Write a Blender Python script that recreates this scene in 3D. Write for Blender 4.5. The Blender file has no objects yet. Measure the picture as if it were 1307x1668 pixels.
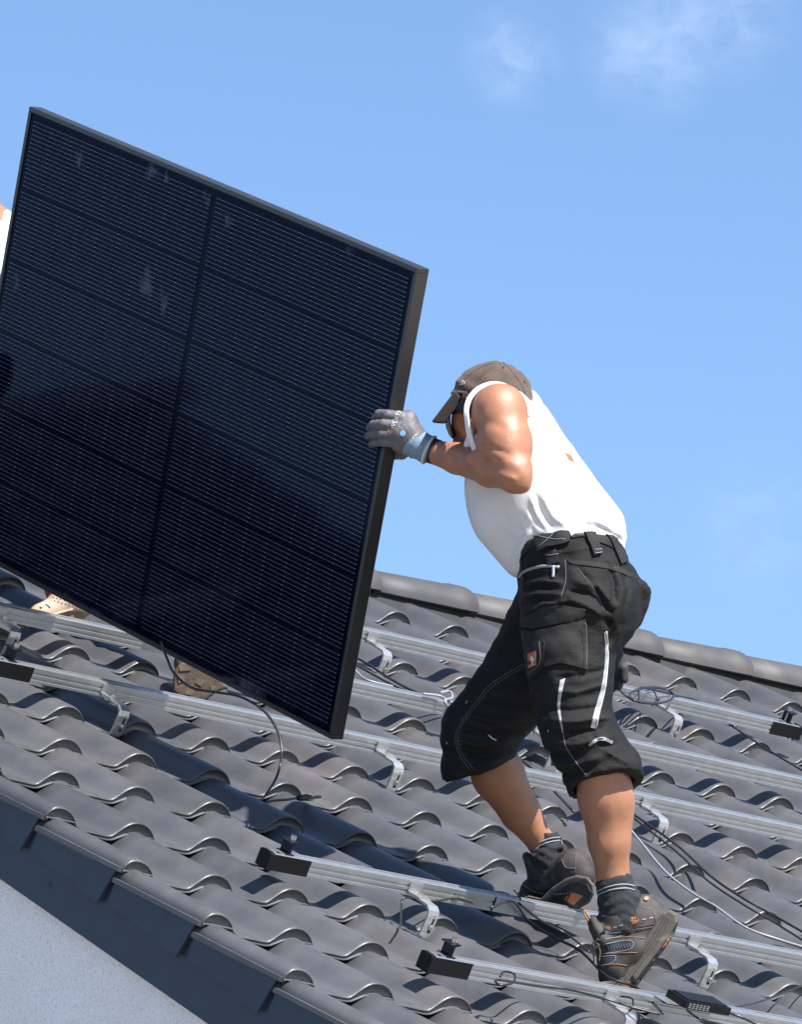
import bpy, bmesh, math, random
import numpy as np
from mathutils import Vector, Matrix
from mathutils.bvhtree import BVHTree
from mathutils.geometry import delaunay_2d_cdt

S = bpy.context.scene
COL = S.collection
random.seed(7)
np.random.seed(7)

# ---------------------------------------------------------------- camera
FPX = 11334.827            # focal length in pixels of a 1307-wide frame
PITCH = math.radians(31.11)
CAM = np.array([-11.99947066, -13.43104271, -3.99948457])
RW = np.array([[0.7139924191667923, -0.7001534298797311, 0.0],
               [0.17231218018490857, 0.17571804283421222, -0.9692428395311661],
               [0.6786186984841155, 0.6920320397569483, 0.2461063144609713]])
cd = bpy.data.cameras.new("camera")
cam = bpy.data.objects.new("camera", cd)
COL.objects.link(cam)
cd.sensor_fit = 'HORIZONTAL'
cd.sensor_width = 36.0
cd.lens = 36.0 * FPX / 1307.0
cd.clip_start = 0.1
cd.clip_end = 3000.0
mw = Matrix(((RW[0][0], -RW[1][0], -RW[2][0], CAM[0]),
             (RW[0][1], -RW[1][1], -RW[2][1], CAM[1]),
             (RW[0][2], -RW[1][2], -RW[2][2], CAM[2]),
             (0, 0, 0, 1)))
cam.matrix_world = mw
S.camera = cam

# ---------------------------------------------------------------- light
cP, sP = math.cos(PITCH), math.sin(PITCH)
def roofdir(a, b, n):
    return Vector((a, b * cP - n * sP, b * sP + n * cP))
SUN = roofdir(-0.05, -0.21, 1.0).normalized()
sun_el = math.asin(SUN.z)
sun_az = math.atan2(SUN.x, SUN.y)
W = bpy.data.worlds.new("World")
S.world = W
W.use_nodes = True
nt = W.node_tree
nt.nodes.clear()
def N(tree, typ, **kw):
    n = tree.nodes.new(typ)
    for k, v in kw.items():
        if k in n.inputs.keys():
            n.inputs[k].default_value = v
        else:
            setattr(n, k, v)
    return n
sky = N(nt, 'ShaderNodeTexSky', sky_type='NISHITA', sun_disc=False, sun_elevation=sun_el,
        sun_rotation=sun_az, air_density=1.0, dust_density=0.15, ozone_density=5.0, altitude=300.0)
tc = N(nt, 'ShaderNodeTexCoord')
mp = N(nt, 'ShaderNodeMapping')
mp.inputs['Scale'].default_value = (60, 60, 90)
mp.inputs['Rotation'].default_value = (0.4, 0.5, 0.3)
noi = N(nt, 'ShaderNodeTexNoise', Scale=2.2, Detail=7.0, Roughness=0.58, Distortion=0.5)
nt.links.new(tc.outputs['Generated'], mp.inputs['Vector'])
nt.links.new(mp.outputs['Vector'], noi.inputs['Vector'])
def pixdir(u, w):
    d = RW.T @ np.array([(u - 653.5) / FPX, (w - 834) / FPX, 1.0])
    return d / np.linalg.norm(d)
masks = None
for (u, w, ang, amp) in [(835, 95, 0.010, 0.9), (1065, 75, 0.014, 1.0), (1170, 5, 0.016, 1.0), (1240, 850, 0.015, 0.3),
                         (-1500, -600, 0.08, 1.0), (3000, -900, 0.10, 1.0)]:
    d = pixdir(u, w)
    vm = N(nt, 'ShaderNodeVectorMath', operation='DISTANCE')
    vm.inputs[1].default_value = tuple(d)
    nt.links.new(tc.outputs['Generated'], vm.inputs[0])
    mr = N(nt, 'ShaderNodeMapRange', interpolation_type='SMOOTHERSTEP')
    mr.inputs['From Min'].default_value = ang
    mr.inputs['From Max'].default_value = 0.0
    mr.inputs['To Min'].default_value = 0.0
    mr.inputs['To Max'].default_value = amp
    nt.links.new(vm.outputs['Value'], mr.inputs['Value'])
    if masks is None:
        masks = mr.outputs[0]
    else:
        ad = N(nt, 'ShaderNodeMath', operation='MAXIMUM')
        nt.links.new(masks, ad.inputs[0])
        nt.links.new(mr.outputs[0], ad.inputs[1])
        masks = ad.outputs[0]
nr = N(nt, 'ShaderNodeMapRange')
nr.inputs['From Min'].default_value = 0.30
nr.inputs['From Max'].default_value = 0.72
nt.links.new(noi.outputs['Fac'], nr.inputs['Value'])
mu = N(nt, 'ShaderNodeMath', operation='MULTIPLY')
nt.links.new(masks, mu.inputs[0])
nt.links.new(nr.outputs[0], mu.inputs[1])
mu2 = N(nt, 'ShaderNodeMath', operation='MULTIPLY')
mu2.inputs[1].default_value = 0.15
nt.links.new(mu.outputs[0], mu2.inputs[0])
mix = N(nt, 'ShaderNodeMixRGB')
mix.inputs[2].default_value = (9.0, 9.6, 10.4, 1)
nt.links.new(mu2.outputs[0], mix.inputs[0])
nt.links.new(sky.outputs[0], mix.inputs[1])
bg = N(nt, 'ShaderNodeBackground', Strength=0.082)
wo = N(nt, 'ShaderNodeOutputWorld')
nt.links.new(mix.outputs[0], bg.inputs[0])
nt.links.new(bg.outputs[0], wo.inputs[0])

ld = bpy.data.lights.new("sun", 'SUN')
ld.energy = 5.0
ld.angle = math.radians(0.55)
ld.color = (1.0, 0.968, 0.92)
sun = bpy.data.objects.new("sun", ld)
COL.objects.link(sun)
sun.rotation_euler = SUN.to_track_quat('Z', 'Y').to_euler()

S.view_settings.view_transform = 'Standard'
S.view_settings.look = 'None'
S.view_settings.exposure = 1.28
S.view_settings.gamma = 1.0
S.view_settings.use_curve_mapping = False
S.render.engine = 'CYCLES'
S.cycles.max_bounces = 8

# ---------------------------------------------------------------- frames
def rf(x, v, n=0.0):
    """roof coordinates (along the course, up the slope, out of the roof) to world"""
    return Vector((x, v * cP - n * sP, v * sP + n * cP))
ROOF = Matrix(((1, 0, 0, 0), (0, cP, -sP, 0), (0, sP, cP, 0), (0, 0, 0, 1)))
def c2w(P):
    P = np.asarray(P, dtype=float)
    return P @ RW + CAM
DREF = 17.6
def cm(u, w, d=0.0):
    D = DREF + d
    return np.array([(u - 653.5) / FPX * D, (w - 834) / FPX * D, D])
def rp(r, d=0.0):
    return r / FPX * (DREF + d)
def wpt(u, w, d=0.0):
    return Vector(c2w(cm(u, w, d)))

# ---------------------------------------------------------------- materials
def mat(name, base, rough=0.6, metal=0.0, spec=0.5, **o):
    m = bpy.data.materials.new(name)
    m.use_nodes = True
    t = m.node_tree
    b = t.nodes['Principled BSDF']
    b.inputs['Base Color'].default_value = (*base, 1)
    b.inputs['Roughness'].default_value = rough
    b.inputs['Metallic'].default_value = metal
    b.inputs['Specular IOR Level'].default_value = spec
    co = N(t, 'ShaderNodeTexCoord')
    src = co.outputs['Object']
    col = None
    var = o.get('var', 0.12)
    n1 = N(t, 'ShaderNodeTexNoise', Scale=o.get('vscale', 12.0), Detail=6.0, Roughness=0.6)
    t.links.new(src, n1.inputs['Vector'])
    mr = N(t, 'ShaderNodeMapRange')
    mr.inputs['From Min'].default_value = 0.3
    mr.inputs['From Max'].default_value = 0.7
    mr.inputs['To Min'].default_value = 1 - var
    mr.inputs['To Max'].default_value = 1 + var
    t.links.new(n1.outputs['Fac'], mr.inputs['Value'])
    fac = mr.outputs[0]
    if o.get('objvar'):
        oi = N(t, 'ShaderNodeObjectInfo')
        m2 = N(t, 'ShaderNodeMapRange')
        m2.inputs['To Min'].default_value = 1 - o['objvar']
        m2.inputs['To Max'].default_value = 1 + o['objvar']
        t.links.new(oi.outputs['Random'], m2.inputs['Value'])
        mm = N(t, 'ShaderNodeMath', operation='MULTIPLY')
        t.links.new(fac, mm.inputs[0]); t.links.new(m2.outputs[0], mm.inputs[1])
        fac = mm.outputs[0]
    vm = N(t, 'ShaderNodeVectorMath', operation='SCALE')
    vm.inputs[0].default_value = base
    t.links.new(fac, vm.inputs['Scale'])
    col = vm.outputs[0]
    if o.get('dust'):
        amt, dcol, dsc = o['dust']
        n2 = N(t, 'ShaderNodeTexNoise', Scale=dsc, Detail=8.0, Roughness=0.65, Distortion=0.6)
        cw = N(t, 'ShaderNodeTexCoord')
        geo = N(t, 'ShaderNodeNewGeometry')
        t.links.new(geo.outputs['Position'], n2.inputs['Vector'])
        m3 = N(t, 'ShaderNodeMapRange')
        m3.inputs['From Min'].default_value = o.get('dlo', 0.5)
        m3.inputs['From Max'].default_value = o.get('dhi', 0.75)
        m3.inputs['To Max'].default_value = amt
        t.links.new(n2.outputs['Fac'], m3.inputs['Value'])
        mx = N(t, 'ShaderNodeMixRGB')
        mx.inputs[2].default_value = (*dcol, 1)
        t.links.new(m3.outputs[0], mx.inputs[0])
        t.links.new(col, mx.inputs[1])
        col = mx.outputs[0]
        if o.get('scratch'):
            n4 = N(t, 'ShaderNodeTexNoise', Scale=38.0, Detail=4.0, Roughness=0.75, Distortion=2.5)
            mp4 = N(t, 'ShaderNodeMapping'); mp4.inputs['Scale'].default_value = (1, 0.25, 1)
            t.links.new(geo.outputs['Position'], mp4.inputs['Vector'])
            t.links.new(mp4.outputs['Vector'], n4.inputs['Vector'])
            m4 = N(t, 'ShaderNodeMapRange')
            m4.inputs['From Min'].default_value = 0.63
            m4.inputs['From Max'].default_value = 0.70
            m4.inputs['To Max'].default_value = o['scratch']
            t.links.new(n4.outputs['Fac'], m4.inputs['Value'])
            mm4 = N(t, 'ShaderNodeMath', operation='MULTIPLY')
            t.links.new(m4.outputs[0], mm4.inputs[0]); t.links.new(m3.outputs[0], mm4.inputs[1])
            mx4 = N(t, 'ShaderNodeMixRGB'); mx4.inputs[2].default_value = (0.32, 0.27, 0.22, 1)
            t.links.new(mm4.outputs[0], mx4.inputs[0]); t.links.new(col, mx4.inputs[1])
            col = mx4.outputs[0]
    t.links.new(col, b.inputs['Base Color'])
    if o.get('rvar'):
        m5 = N(t, 'ShaderNodeMapRange')
        m5.inputs['From Min'].default_value = 0.3
        m5.inputs['From Max'].default_value = 0.7
        m5.inputs['To Min'].default_value = rough - o['rvar']
        m5.inputs['To Max'].default_value = rough + o['rvar']
        t.links.new(n1.outputs['Fac'], m5.inputs['Value'])
        t.links.new(m5.outputs[0], b.inputs['Roughness'])
    if o.get('bump'):
        st, sc = o['bump']
        n3 = N(t, 'ShaderNodeTexNoise', Scale=sc, Detail=5.0, Roughness=0.65)
        if o.get('stretch'):
            mp3 = N(t, 'ShaderNodeMapping'); mp3.inputs['Scale'].default_value = o['stretch']
            t.links.new(src, mp3.inputs['Vector']); t.links.new(mp3.outputs['Vector'], n3.inputs['Vector'])
        else:
            t.links.new(src, n3.inputs['Vector'])
        bp = N(t, 'ShaderNodeBump', Strength=st, Distance=o.get('bdist', 0.002))
        t.links.new(n3.outputs['Fac'], bp.inputs['Height'])
        t.links.new(bp.outputs[0], b.inputs['Normal'])
    if o.get('sss'):
        b.inputs['Subsurface Weight'].default_value = o['sss']
        b.inputs['Subsurface Radius'].default_value = (0.012, 0.005, 0.003)
        b.inputs['Subsurface Scale'].default_value = 1.0
    if o.get('coat'):
        b.inputs['Coat Weight'].default_value = o['coat']
        b.inputs['Coat Roughness'].default_value = o.get('coatr', 0.03)
    if o.get('sheen'):
        b.inputs['Sheen Weight'].default_value = o['sheen']
    return m
def weave(m, scale=900.0, strength=0.35, dist=0.0006):
    """fine woven relief added to a cloth material"""
    t = m.node_tree
    b = t.nodes['Principled BSDF']
    co = N(t, 'ShaderNodeTexCoord')
    w1 = N(t, 'ShaderNodeTexWave', Scale=scale, Distortion=0.6); w1.bands_direction = 'X'
    w2 = N(t, 'ShaderNodeTexWave', Scale=scale, Distortion=0.6); w2.bands_direction = 'Z'
    ad = N(t, 'ShaderNodeMath', operation='ADD')
    t.links.new(co.outputs['Object'], w1.inputs['Vector']); t.links.new(co.outputs['Object'], w2.inputs['Vector'])
    t.links.new(w1.outputs['Fac'], ad.inputs[0]); t.links.new(w2.outputs['Fac'], ad.inputs[1])
    bp = N(t, 'ShaderNodeBump', Strength=strength, Distance=dist)
    t.links.new(ad.outputs[0], bp.inputs['Height'])
    if b.inputs['Normal'].is_linked:
        t.links.new(b.inputs['Normal'].links[0].from_socket, bp.inputs['Normal'])
    t.links.new(bp.outputs[0], b.inputs['Normal'])
    return m

M_TILE = mat('anthracite_tile', (0.058, 0.058, 0.063), 0.41, spec=0.58, var=0.14, vscale=9.0, objvar=0.16, rvar=0.08,
             dust=(0.36, (0.155, 0.125, 0.102), 1.9), dlo=0.50, dhi=0.72, scratch=0.9, bump=(0.25, 260.0), bdist=0.0008)
M_RIDGE = mat('anthracite_ridge_tile', (0.056, 0.055, 0.058), 0.6, spec=0.4, var=0.14, vscale=9.0, objvar=0.12, rvar=0.05,
              dust=(0.40, (0.20, 0.16, 0.12), 1.9), dlo=0.5, dhi=0.72, scratch=0.6, bump=(0.3, 260.0), bdist=0.001)
M_TILE_EDGE = mat('tile_cut_edge', (0.13, 0.115, 0.10), 0.85, var=0.35, vscale=90.0, bump=(0.9, 160.0), bdist=0.003,
                  dust=(0.6, (0.30, 0.24, 0.18), 60.0), dlo=0.5, dhi=0.65)
M_FASCIA = mat('anthracite_fascia_paint', (0.022, 0.034, 0.056), 0.5, var=0.05, bump=(0.1, 120.0))
M_WALL = mat('pale_render', (0.78, 0.80, 0.82), 0.95, var=0.05, vscale=3.0, dust=(0.45, (0.40, 0.42, 0.45), 150.0), dlo=0.5, dhi=0.62, bump=(1.0, 150.0), bdist=0.005)
M_UNDER = mat('roof_underlay', (0.02, 0.02, 0.02), 0.9)
M_WOOD = mat('batten_wood', (0.20, 0.13, 0.07), 0.8, var=0.2)
M_ALU = mat('mill_aluminium', (0.50, 0.51, 0.52), 0.34, metal=0.85, var=0.09, vscale=30.0, bump=(0.25, 40.0), bdist=0.0006, stretch=(0.05, 10, 10))
M_STEEL = mat('galvanised_steel', (0.55, 0.56, 0.57), 0.34, metal=0.8, var=0.08, vscale=60.0)
M_BOLT = mat('stainless_bolt', (0.55, 0.53, 0.50), 0.3, metal=1.0, var=0.1)
M_BLK = mat('black_plastic', (0.005, 0.005, 0.006), 0.45, spec=0.25, var=0.15, vscale=80.0)
M_BLKAL = mat('black_anodised', (0.010, 0.012, 0.017), 0.32, metal=0.3, var=0.1)
M_FRAME = mat('panel_frame_black', (0.030, 0.029, 0.029), 0.36, metal=0.2, var=0.1, vscale=20.0)
M_CABLE = mat('black_cable', (0.014, 0.014, 0.016), 0.35, var=0.05)
M_CABLEG = mat('grey_cable', (0.22, 0.23, 0.25), 0.4, var=0.05)
M_WHITE = mat('white_print', (0.46, 0.46, 0.46), 0.6, var=0.05)
M_GREYPRINT = mat('grey_print', (0.22, 0.23, 0.25), 0.6, var=0.05)
M_SKIN = mat('sunned_skin', (0.310, 0.137, 0.073), 0.48, spec=0.6, var=0.12, vscale=22.0, bump=(0.55, 330.0), bdist=0.0016, sss=0.06,
             dust=(0.38, (0.20, 0.075, 0.038), 190.0), dlo=0.48, dhi=0.66)
M_SHIRT = weave(mat('white_cotton', (0.60, 0.60, 0.61), 0.85, var=0.03, vscale=8.0, bump=(0.35, 34.0), bdist=0.004, sheen=0.1), 500, 0.15)
M_SHORT = weave(mat('black_work_cloth', (0.0075, 0.0072, 0.0074), 0.68, spec=0.22, var=0.25, vscale=14.0, bump=(0.8, 24.0), bdist=0.005, sheen=0.0,
              stretch=(1, 1, 2.6)), 500, 0.3)
M_SHORT2 = weave(mat('dark_grey_work_cloth', (0.0150, 0.0142, 0.0138), 0.68, spec=0.25, var=0.2, vscale=14.0, bump=(0.6, 26.0), bdist=0.004, sheen=0.0,
               stretch=(1, 1, 2.6)), 500, 0.3)
M_SEAM = mat('grey_thread', (0.10, 0.10, 0.105), 0.7, var=0.3, vscale=600.0)
M_SEAMO = mat('orange_thread', (0.26, 0.14, 0.07), 0.7, var=0.3, vscale=600.0)
M_CAP = weave(mat('brown_cap_cotton', (0.062, 0.039, 0.026), 0.85, var=0.18, vscale=25.0, bump=(0.7, 40.0), bdist=0.005, sheen=0.15), 500, 0.3)
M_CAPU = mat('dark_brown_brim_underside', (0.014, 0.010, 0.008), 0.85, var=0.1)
M_HAIR = mat('dark_hair', (0.018, 0.014, 0.012), 0.55, var=0.4, vscale=160.0, bump=(1.0, 300.0), bdist=0.004)
M_GLASSES = mat('blue_black_sunglass_plastic', (0.012, 0.02, 0.04), 0.12, var=0.05, coat=1.0)
M_GLOVE = mat('grey_foam_glove', (0.092, 0.086, 0.095), 0.6, var=0.12, vscale=60.0, bump=(0.35, 260.0), bdist=0.001)
M_GLOVED = mat('dark_glove', (0.022, 0.023, 0.026), 0.7, var=0.15, vscale=60.0, bump=(0.6, 200.0), bdist=0.0015)
M_KNIT = mat('blue_grey_knit', (0.14, 0.205, 0.28), 0.85, var=0.18, vscale=90.0)
M_BAND = mat('black_wristband', (0.012, 0.012, 0.012), 0.8, var=0.15)
M_SOCK = weave(mat('black_sock_knit', (0.020, 0.021, 0.026), 0.9, var=0.35, vscale=120.0, bump=(0.9, 150.0), bdist=0.003), 300, 0.6)
M_SHOE = mat('grey_black_nubuck', (0.023, 0.021, 0.020), 0.75, var=0.25, vscale=40.0, bump=(0.5, 220.0), bdist=0.0015,
             dust=(0.35, (0.16, 0.13, 0.11), 25.0), dlo=0.45, dhi=0.75)
M_SHOEB = mat('navy_mesh_textile', (0.012, 0.018, 0.030), 0.7, var=0.3, vscale=300.0, bump=(0.9, 500.0), bdist=0.001)
M_SOLE = mat('dusty_rubber_sole', (0.080, 0.070, 0.062), 0.75, var=0.25, vscale=35.0, bump=(0.5, 120.0), bdist=0.002)
M_SOLED = mat('black_outsole', (0.012, 0.012, 0.014), 0.6, var=0.3, vscale=50.0, bump=(1.0, 90.0), bdist=0.004)
M_ORANGE = mat('orange_rubber', (0.30, 0.11, 0.038), 0.6, var=0.1)
M_BEIGE = mat('beige_sneaker', (0.34, 0.245, 0.18), 0.75, var=0.15, vscale=40.0)
M_BROWNSOLE = mat('brown_shoe_sole', (0.085, 0.062, 0.048), 0.8, var=0.3, vscale=40.0, bump=(0.8, 120.0), bdist=0.003)
M_GROUND = mat('pale_bounce_ground', (0.25, 0.225, 0.20), 0.95, var=0.2, vscale=0.6)  # unseen ground made pale to bounce light up onto the wall
M_LEAF = mat('added_wood_leaves', (0.05, 0.075, 0.025), 0.8, var=0.4, vscale=0.4)

# solar glass: dark cell colour under a smooth glass coat, faint smudges
M_GLASS = mat('solar_glass_backsheet', (0.0004, 0.0011, 0.0075), 0.12, spec=0.05, var=0.10, vscale=5.0)
M_CELL = mat('monocrystalline_cell', (0.0004, 0.0013, 0.0095), 0.10, spec=0.05, var=0.12, vscale=5.0, objvar=0.12)
M_WIRE = mat('silver_busbar_wire', (0.115, 0.14, 0.21), 0.4, metal=0.2, var=0.35, vscale=40.0, coat=0.5)
for m_ in (M_GLASS, M_CELL): m_.node_tree.nodes['Principled BSDF'].inputs['Specular Tint'].default_value = (0.12, 0.30, 1.0, 1)
M_PAD = mat('solder_pad', (0.30, 0.33, 0.40), 0.4, metal=0.2, var=0.05)

# ---------------------------------------------------------------- object helpers
def link(o, parent=None):
    COL.objects.link(o)
    if parent is not None:
        o.parent = parent
    return o
def tagt(o, label, cat, group=None):
    o['label'] = label; o['category'] = cat
    if group: o['group'] = group
    return o
def empty(name, loc, label, cat, group=None):
    o = bpy.data.objects.new(name, None)
    o.location = loc
    o.empty_display_size = 0.1
    link(o)
    return tagt(o, label, cat, group)
def pworld(o):
    m_ = o.matrix_basis.copy()
    while o.parent is not None:
        o = o.parent
        m_ = o.matrix_basis @ m_
    return m_
def mesh_obj(name, verts, faces, m, parent=None, smooth=False, world=True, mats=None, fm=None):
    me = bpy.data.meshes.new(name)
    vs = [Vector(v) for v in verts]
    if parent is not None and world:
        inv = pworld(parent).inverted()
        vs = [inv @ v for v in vs]
    me.from_pydata([tuple(v) for v in vs], [], [tuple(int(i) for i in f) for f in faces])
    for mm in (mats or [m]):
        me.materials.append(mm)
    if fm is not None:
        me.polygons.foreach_set('material_index', fm)
    if smooth:
        me.polygons.foreach_set('use_smooth', [True] * len(me.polygons))
    me.update()
    o = bpy.data.objects.new(name, me)
    return link(o, parent)
class MB:
    def __init__(s):
        s.v = []; s.f = []
    def add(s, vs, fs):
        b = len(s.v)
        s.v += [tuple(v) for v in vs]
        s.f += [tuple(b + i for i in f) for f in fs]
        return s
    def box(s, fn, a, b):
        (x0, y0, z0), (x1, y1, z1) = a, b
        c = [fn(x, y, z) for x, y, z in ((x0, y0, z0), (x1, y0, z0), (x1, y1, z0), (x0, y1, z0), (x0, y0, z1), (x1, y0, z1), (x1, y1, z1), (x0, y1, z1))]
        return s.add(c, [(0, 3, 2, 1), (4, 5, 6, 7), (0, 1, 5, 4), (1, 2, 6, 5), (2, 3, 7, 6), (3, 0, 4, 7)])
    def prism(s, ptsA, ptsB):
        n = len(ptsA)
        return s.add(list(ptsA) + list(ptsB), [tuple(range(n))[::-1], tuple(range(n, 2 * n))] + [(i, (i + 1) % n, n + (i + 1) % n, n + i) for i in range(n)])
    def tube(s, pts, r, seg=8, closed=False):
        pts = [Vector(p) for p in pts]
        n = len(pts)
        rs = r if hasattr(r, '__len__') else [r] * n
        up = Vector((0.3, 0.2, 1)).normalized()
        rings = []
        prev = None
        for i, p in enumerate(pts):
            t = (pts[min(i + 1, n - 1)] - pts[max(i - 1, 0)])
            if t.length < 1e-9: t = Vector((0, 0, 1))
            t.normalize()
            a = (prev - t * prev.dot(t)) if prev is not None else (up - t * up.dot(t))
            if a.length < 1e-6: a = t.orthogonal()
            a.normalize(); prev = a
            b = t.cross(a)
            rings.append([p + (a * math.cos(2 * math.pi * k / seg) + b * math.sin(2 * math.pi * k / seg)) * rs[i] for k in range(seg)])
        vs = [q for rg in rings for q in rg]
        fs = [(i * seg + k, i * seg + (k + 1) % seg, (i + 1) * seg + (k + 1) % seg, (i + 1) * seg + k) for i in range(n - 1) for k in range(seg)]
        fs += [tuple(range(seg))[::-1], tuple((n - 1) * seg + k for k in range(seg))]
        return s.add(vs, fs)
    def build(s, name, m, parent=None, smooth=False):
        return mesh_obj(name, s.v, s.f, m, parent, smooth)
def bez(pts, n=8):
    """Catmull-Rom through the points"""
    P = [np.array(p, float) for p in pts]
    P = [2 * P[0] - P[1]] + P + [2 * P[-1] - P[-2]]
    out = []
    for i in range(1, len(P) - 2):
        for k in range(n):
            t = k / n
            out.append(0.5 * ((2 * P[i]) + (-P[i - 1] + P[i + 1]) * t + (2 * P[i - 1] - 5 * P[i] + 4 * P[i + 1] - P[i + 2]) * t * t + (-P[i - 1] + 3 * P[i] - 3 * P[i + 1] + P[i + 2]) * t ** 3))
    out.append(P[-2])
    return out

# ================================================================ GROUND
GZ = -5.7
g = mesh_obj('ground', [(-900, -900, GZ), (900, -900, GZ), (900, 900, GZ), (-900, 900, GZ)], [(0, 1, 2, 3)], M_GROUND)
g['kind'] = 'structure'
wv, wf = [], []
rs = np.random.RandomState(3)
for i in range(9000):
    az = rs.uniform(math.radians(80), math.radians(200))
    dist = 75 + rs.uniform(0, 18)
    hmax = 11.5 + 2.2 * math.sin(az * 9) + 1.6 * math.sin(az * 23 + 1) + 0.8 * math.sin(az * 61)
    z = GZ + hmax * rs.uniform(0, 1) ** 0.6
    c = Vector((math.cos(az) * dist, math.sin(az) * dist, z))
    a = Vector(rs.normal(0, 1, 3)).normalized() * rs.uniform(0.6, 1.3)
    b_ = Vector(rs.normal(0, 1, 3)).normalized() * rs.uniform(0.6, 1.3)
    k = len(wv)
    wv += [c - a, c - b_, c + a, c + b_]
    wf.append((k, k + 1, k + 2, k + 3))
o = mesh_obj('added_woodland', wv, wf, M_LEAF)  # unseen wood, added as a dark mass for the panel to reflect
o['kind'] = 'stuff'
tagt(o, 'unseen dark green wood added for the solar panel to reflect', 'added_woodland')

# ================================================================ HOUSE
TW, TG = 0.2625, 0.3325
TDROP = 0.030
house = empty('house', (0, 0, GZ), 'house with anthracite pantile roof, dark verge boards and pale rendered gable wall', 'house')

# pantile profile: x measured leftwards (negative) from the right foot of the roll
PROF = [(-0.292, -0.0225), (-0.2625, -0.0165), (-0.235, -0.0150), (-0.205, -0.0152), (-0.175, -0.0160), (-0.150, -0.0168), (-0.139, -0.0155), (-0.131, -0.0105),
        (-0.119, 0.0015), (-0.107, 0.0130), (-0.095, 0.0222), (-0.082, 0.0282), (-0.068, 0.0310), (-0.053, 0.0312), (-0.038, 0.0280),
        (-0.025, 0.0225), (-0.014, 0.0150), (-0.006, 0.0072), (0.0, -0.0005)]
def interp(x, prof):
    for (x0, y0), (x1, y1) in zip(prof, prof[1:]):
        if x0 <= x <= x1:
            return y0 + (y1 - y0) * (x - x0) / (x1 - x0)
    return prof[-1][1]
def under(x, top, prof=None):
    # lower edge of the visible nose: 13 mm lip in the pan, straight chord under the roll
    if x < -0.136:
        return top - 0.0150
    if x < -0.092:
        t = (x + 0.136) / 0.044
        return -0.0312 * (1 - t) + -0.0085 * t
    t = (x + 0.092) / 0.092
    return min(-0.0085 * (1 - t) + -0.0075 * t, top - 0.006)
def tile_mesh(name, prof, underf):
    L = TG + 0.055
    rows = [(L, 'top', 0, 0), (L * 0.72, 'top', 0, 0), (L * 0.45, 'top', 0, 0), (L * 0.2, 'top', 0, 0), (0.016, 'top', 0, 0), (0.007, 'top', 0.0008, 0), (0.0022, 'top', 0.0026, 0),
            (0.0, 'top', 0.0058, 0), (0.0042, 'top', 0.0066, 0), (0.0050, 'under', 0.0052, 0), (-0.0032, 'under', 0.0040, 0), (-0.0032, 'under', 0.0010, 0), (0.012, 'under', 0, 0)]
    vs = []
    n = len(prof)
    for (t, kind, off, fr) in rows:
        for (x, z) in prof:
            drop = TDROP * t / TG
            u = underf(x, z)
            if kind == 'top': zz = z - off
            elif kind == 'under': zz = min(u + off, z - 0.005)
            else:
                # lip groove: distances measured near the upper edge, capped by the nose depth
                dep = min(0.012, z - u)
                zz = z - dep * fr - (0 if fr < 0.9 else 0)
            vs.append((x, t, zz - drop))
    for (x, z) in prof:
        vs.append((x, 0.05, z - 0.014 - TDROP * 0.05 / TG))
    for (x, z) in prof:
        vs.append((x, L, z - 0.014 - TDROP * L / TG))
    R_ = len(rows) + 2
    fs = []; fm = []
    for r in range(R_ - 1):
        for i in range(n - 1):
            a = r * n + i
            fs.append((a, a + 1, a + n + 1, a + n))
            fm.append(0 if r < len(rows) - 2 else 1)
    for i in range(n - 1):   # head end
        a = (R_ - 1) * n + i
        fs.append((a, a + 1, i + 1, i)); fm.append(1)
    me = bpy.data.meshes.new(name)
    me.from_pydata(vs, [], fs)
    # sides
    bm = bmesh.new(); bm.from_mesh(me)
    bm.verts.ensure_lookup_table()
    for i, flip in ((0, False), (n - 1, True)):
        loop = [bm.verts[r * n + i] for r in range(R_)]
        try:
            fa = bm.faces.new(loop if flip else loop[::-1])
        except ValueError:
            pass
    bmesh.ops.recalc_face_normals(bm, faces=bm.faces)
    bm.to_mesh(me); bm.free()
    me.materials.append(M_TILE); me.materials.append(M_TILE_EDGE)
    fm += [0] * (len(me.polygons) - len(fm))
    me.polygons.foreach_set('material_index', fm)
    me.polygons.foreach_set('use_smooth', [len(p.vertices) == 4 for p in me.polygons])
    me.update()
    return me
TILE = tile_mesh('roof_tile', PROF, under)
# verge tile: a second roll on the outer left edge
VP = [(-TW - 0.100, 0.0)] + [(-TW + x, z) for x, z in PROF if -0.098 < x < -0.001] + [(-TW, -0.0040)] + [(x, z) for x, z in PROF if x > -0.250]
VP[1] = (VP[1][0], 0.0165)
VP.insert(1, (-TW - 0.0985, 0.0085))
def vunder(x, top):
    if x < -TW + 0.001:
        return min(-0.0045, top - 0.006)
    return under(x, top)
VTILE = tile_mesh('verge_tile', VP, vunder)

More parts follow.
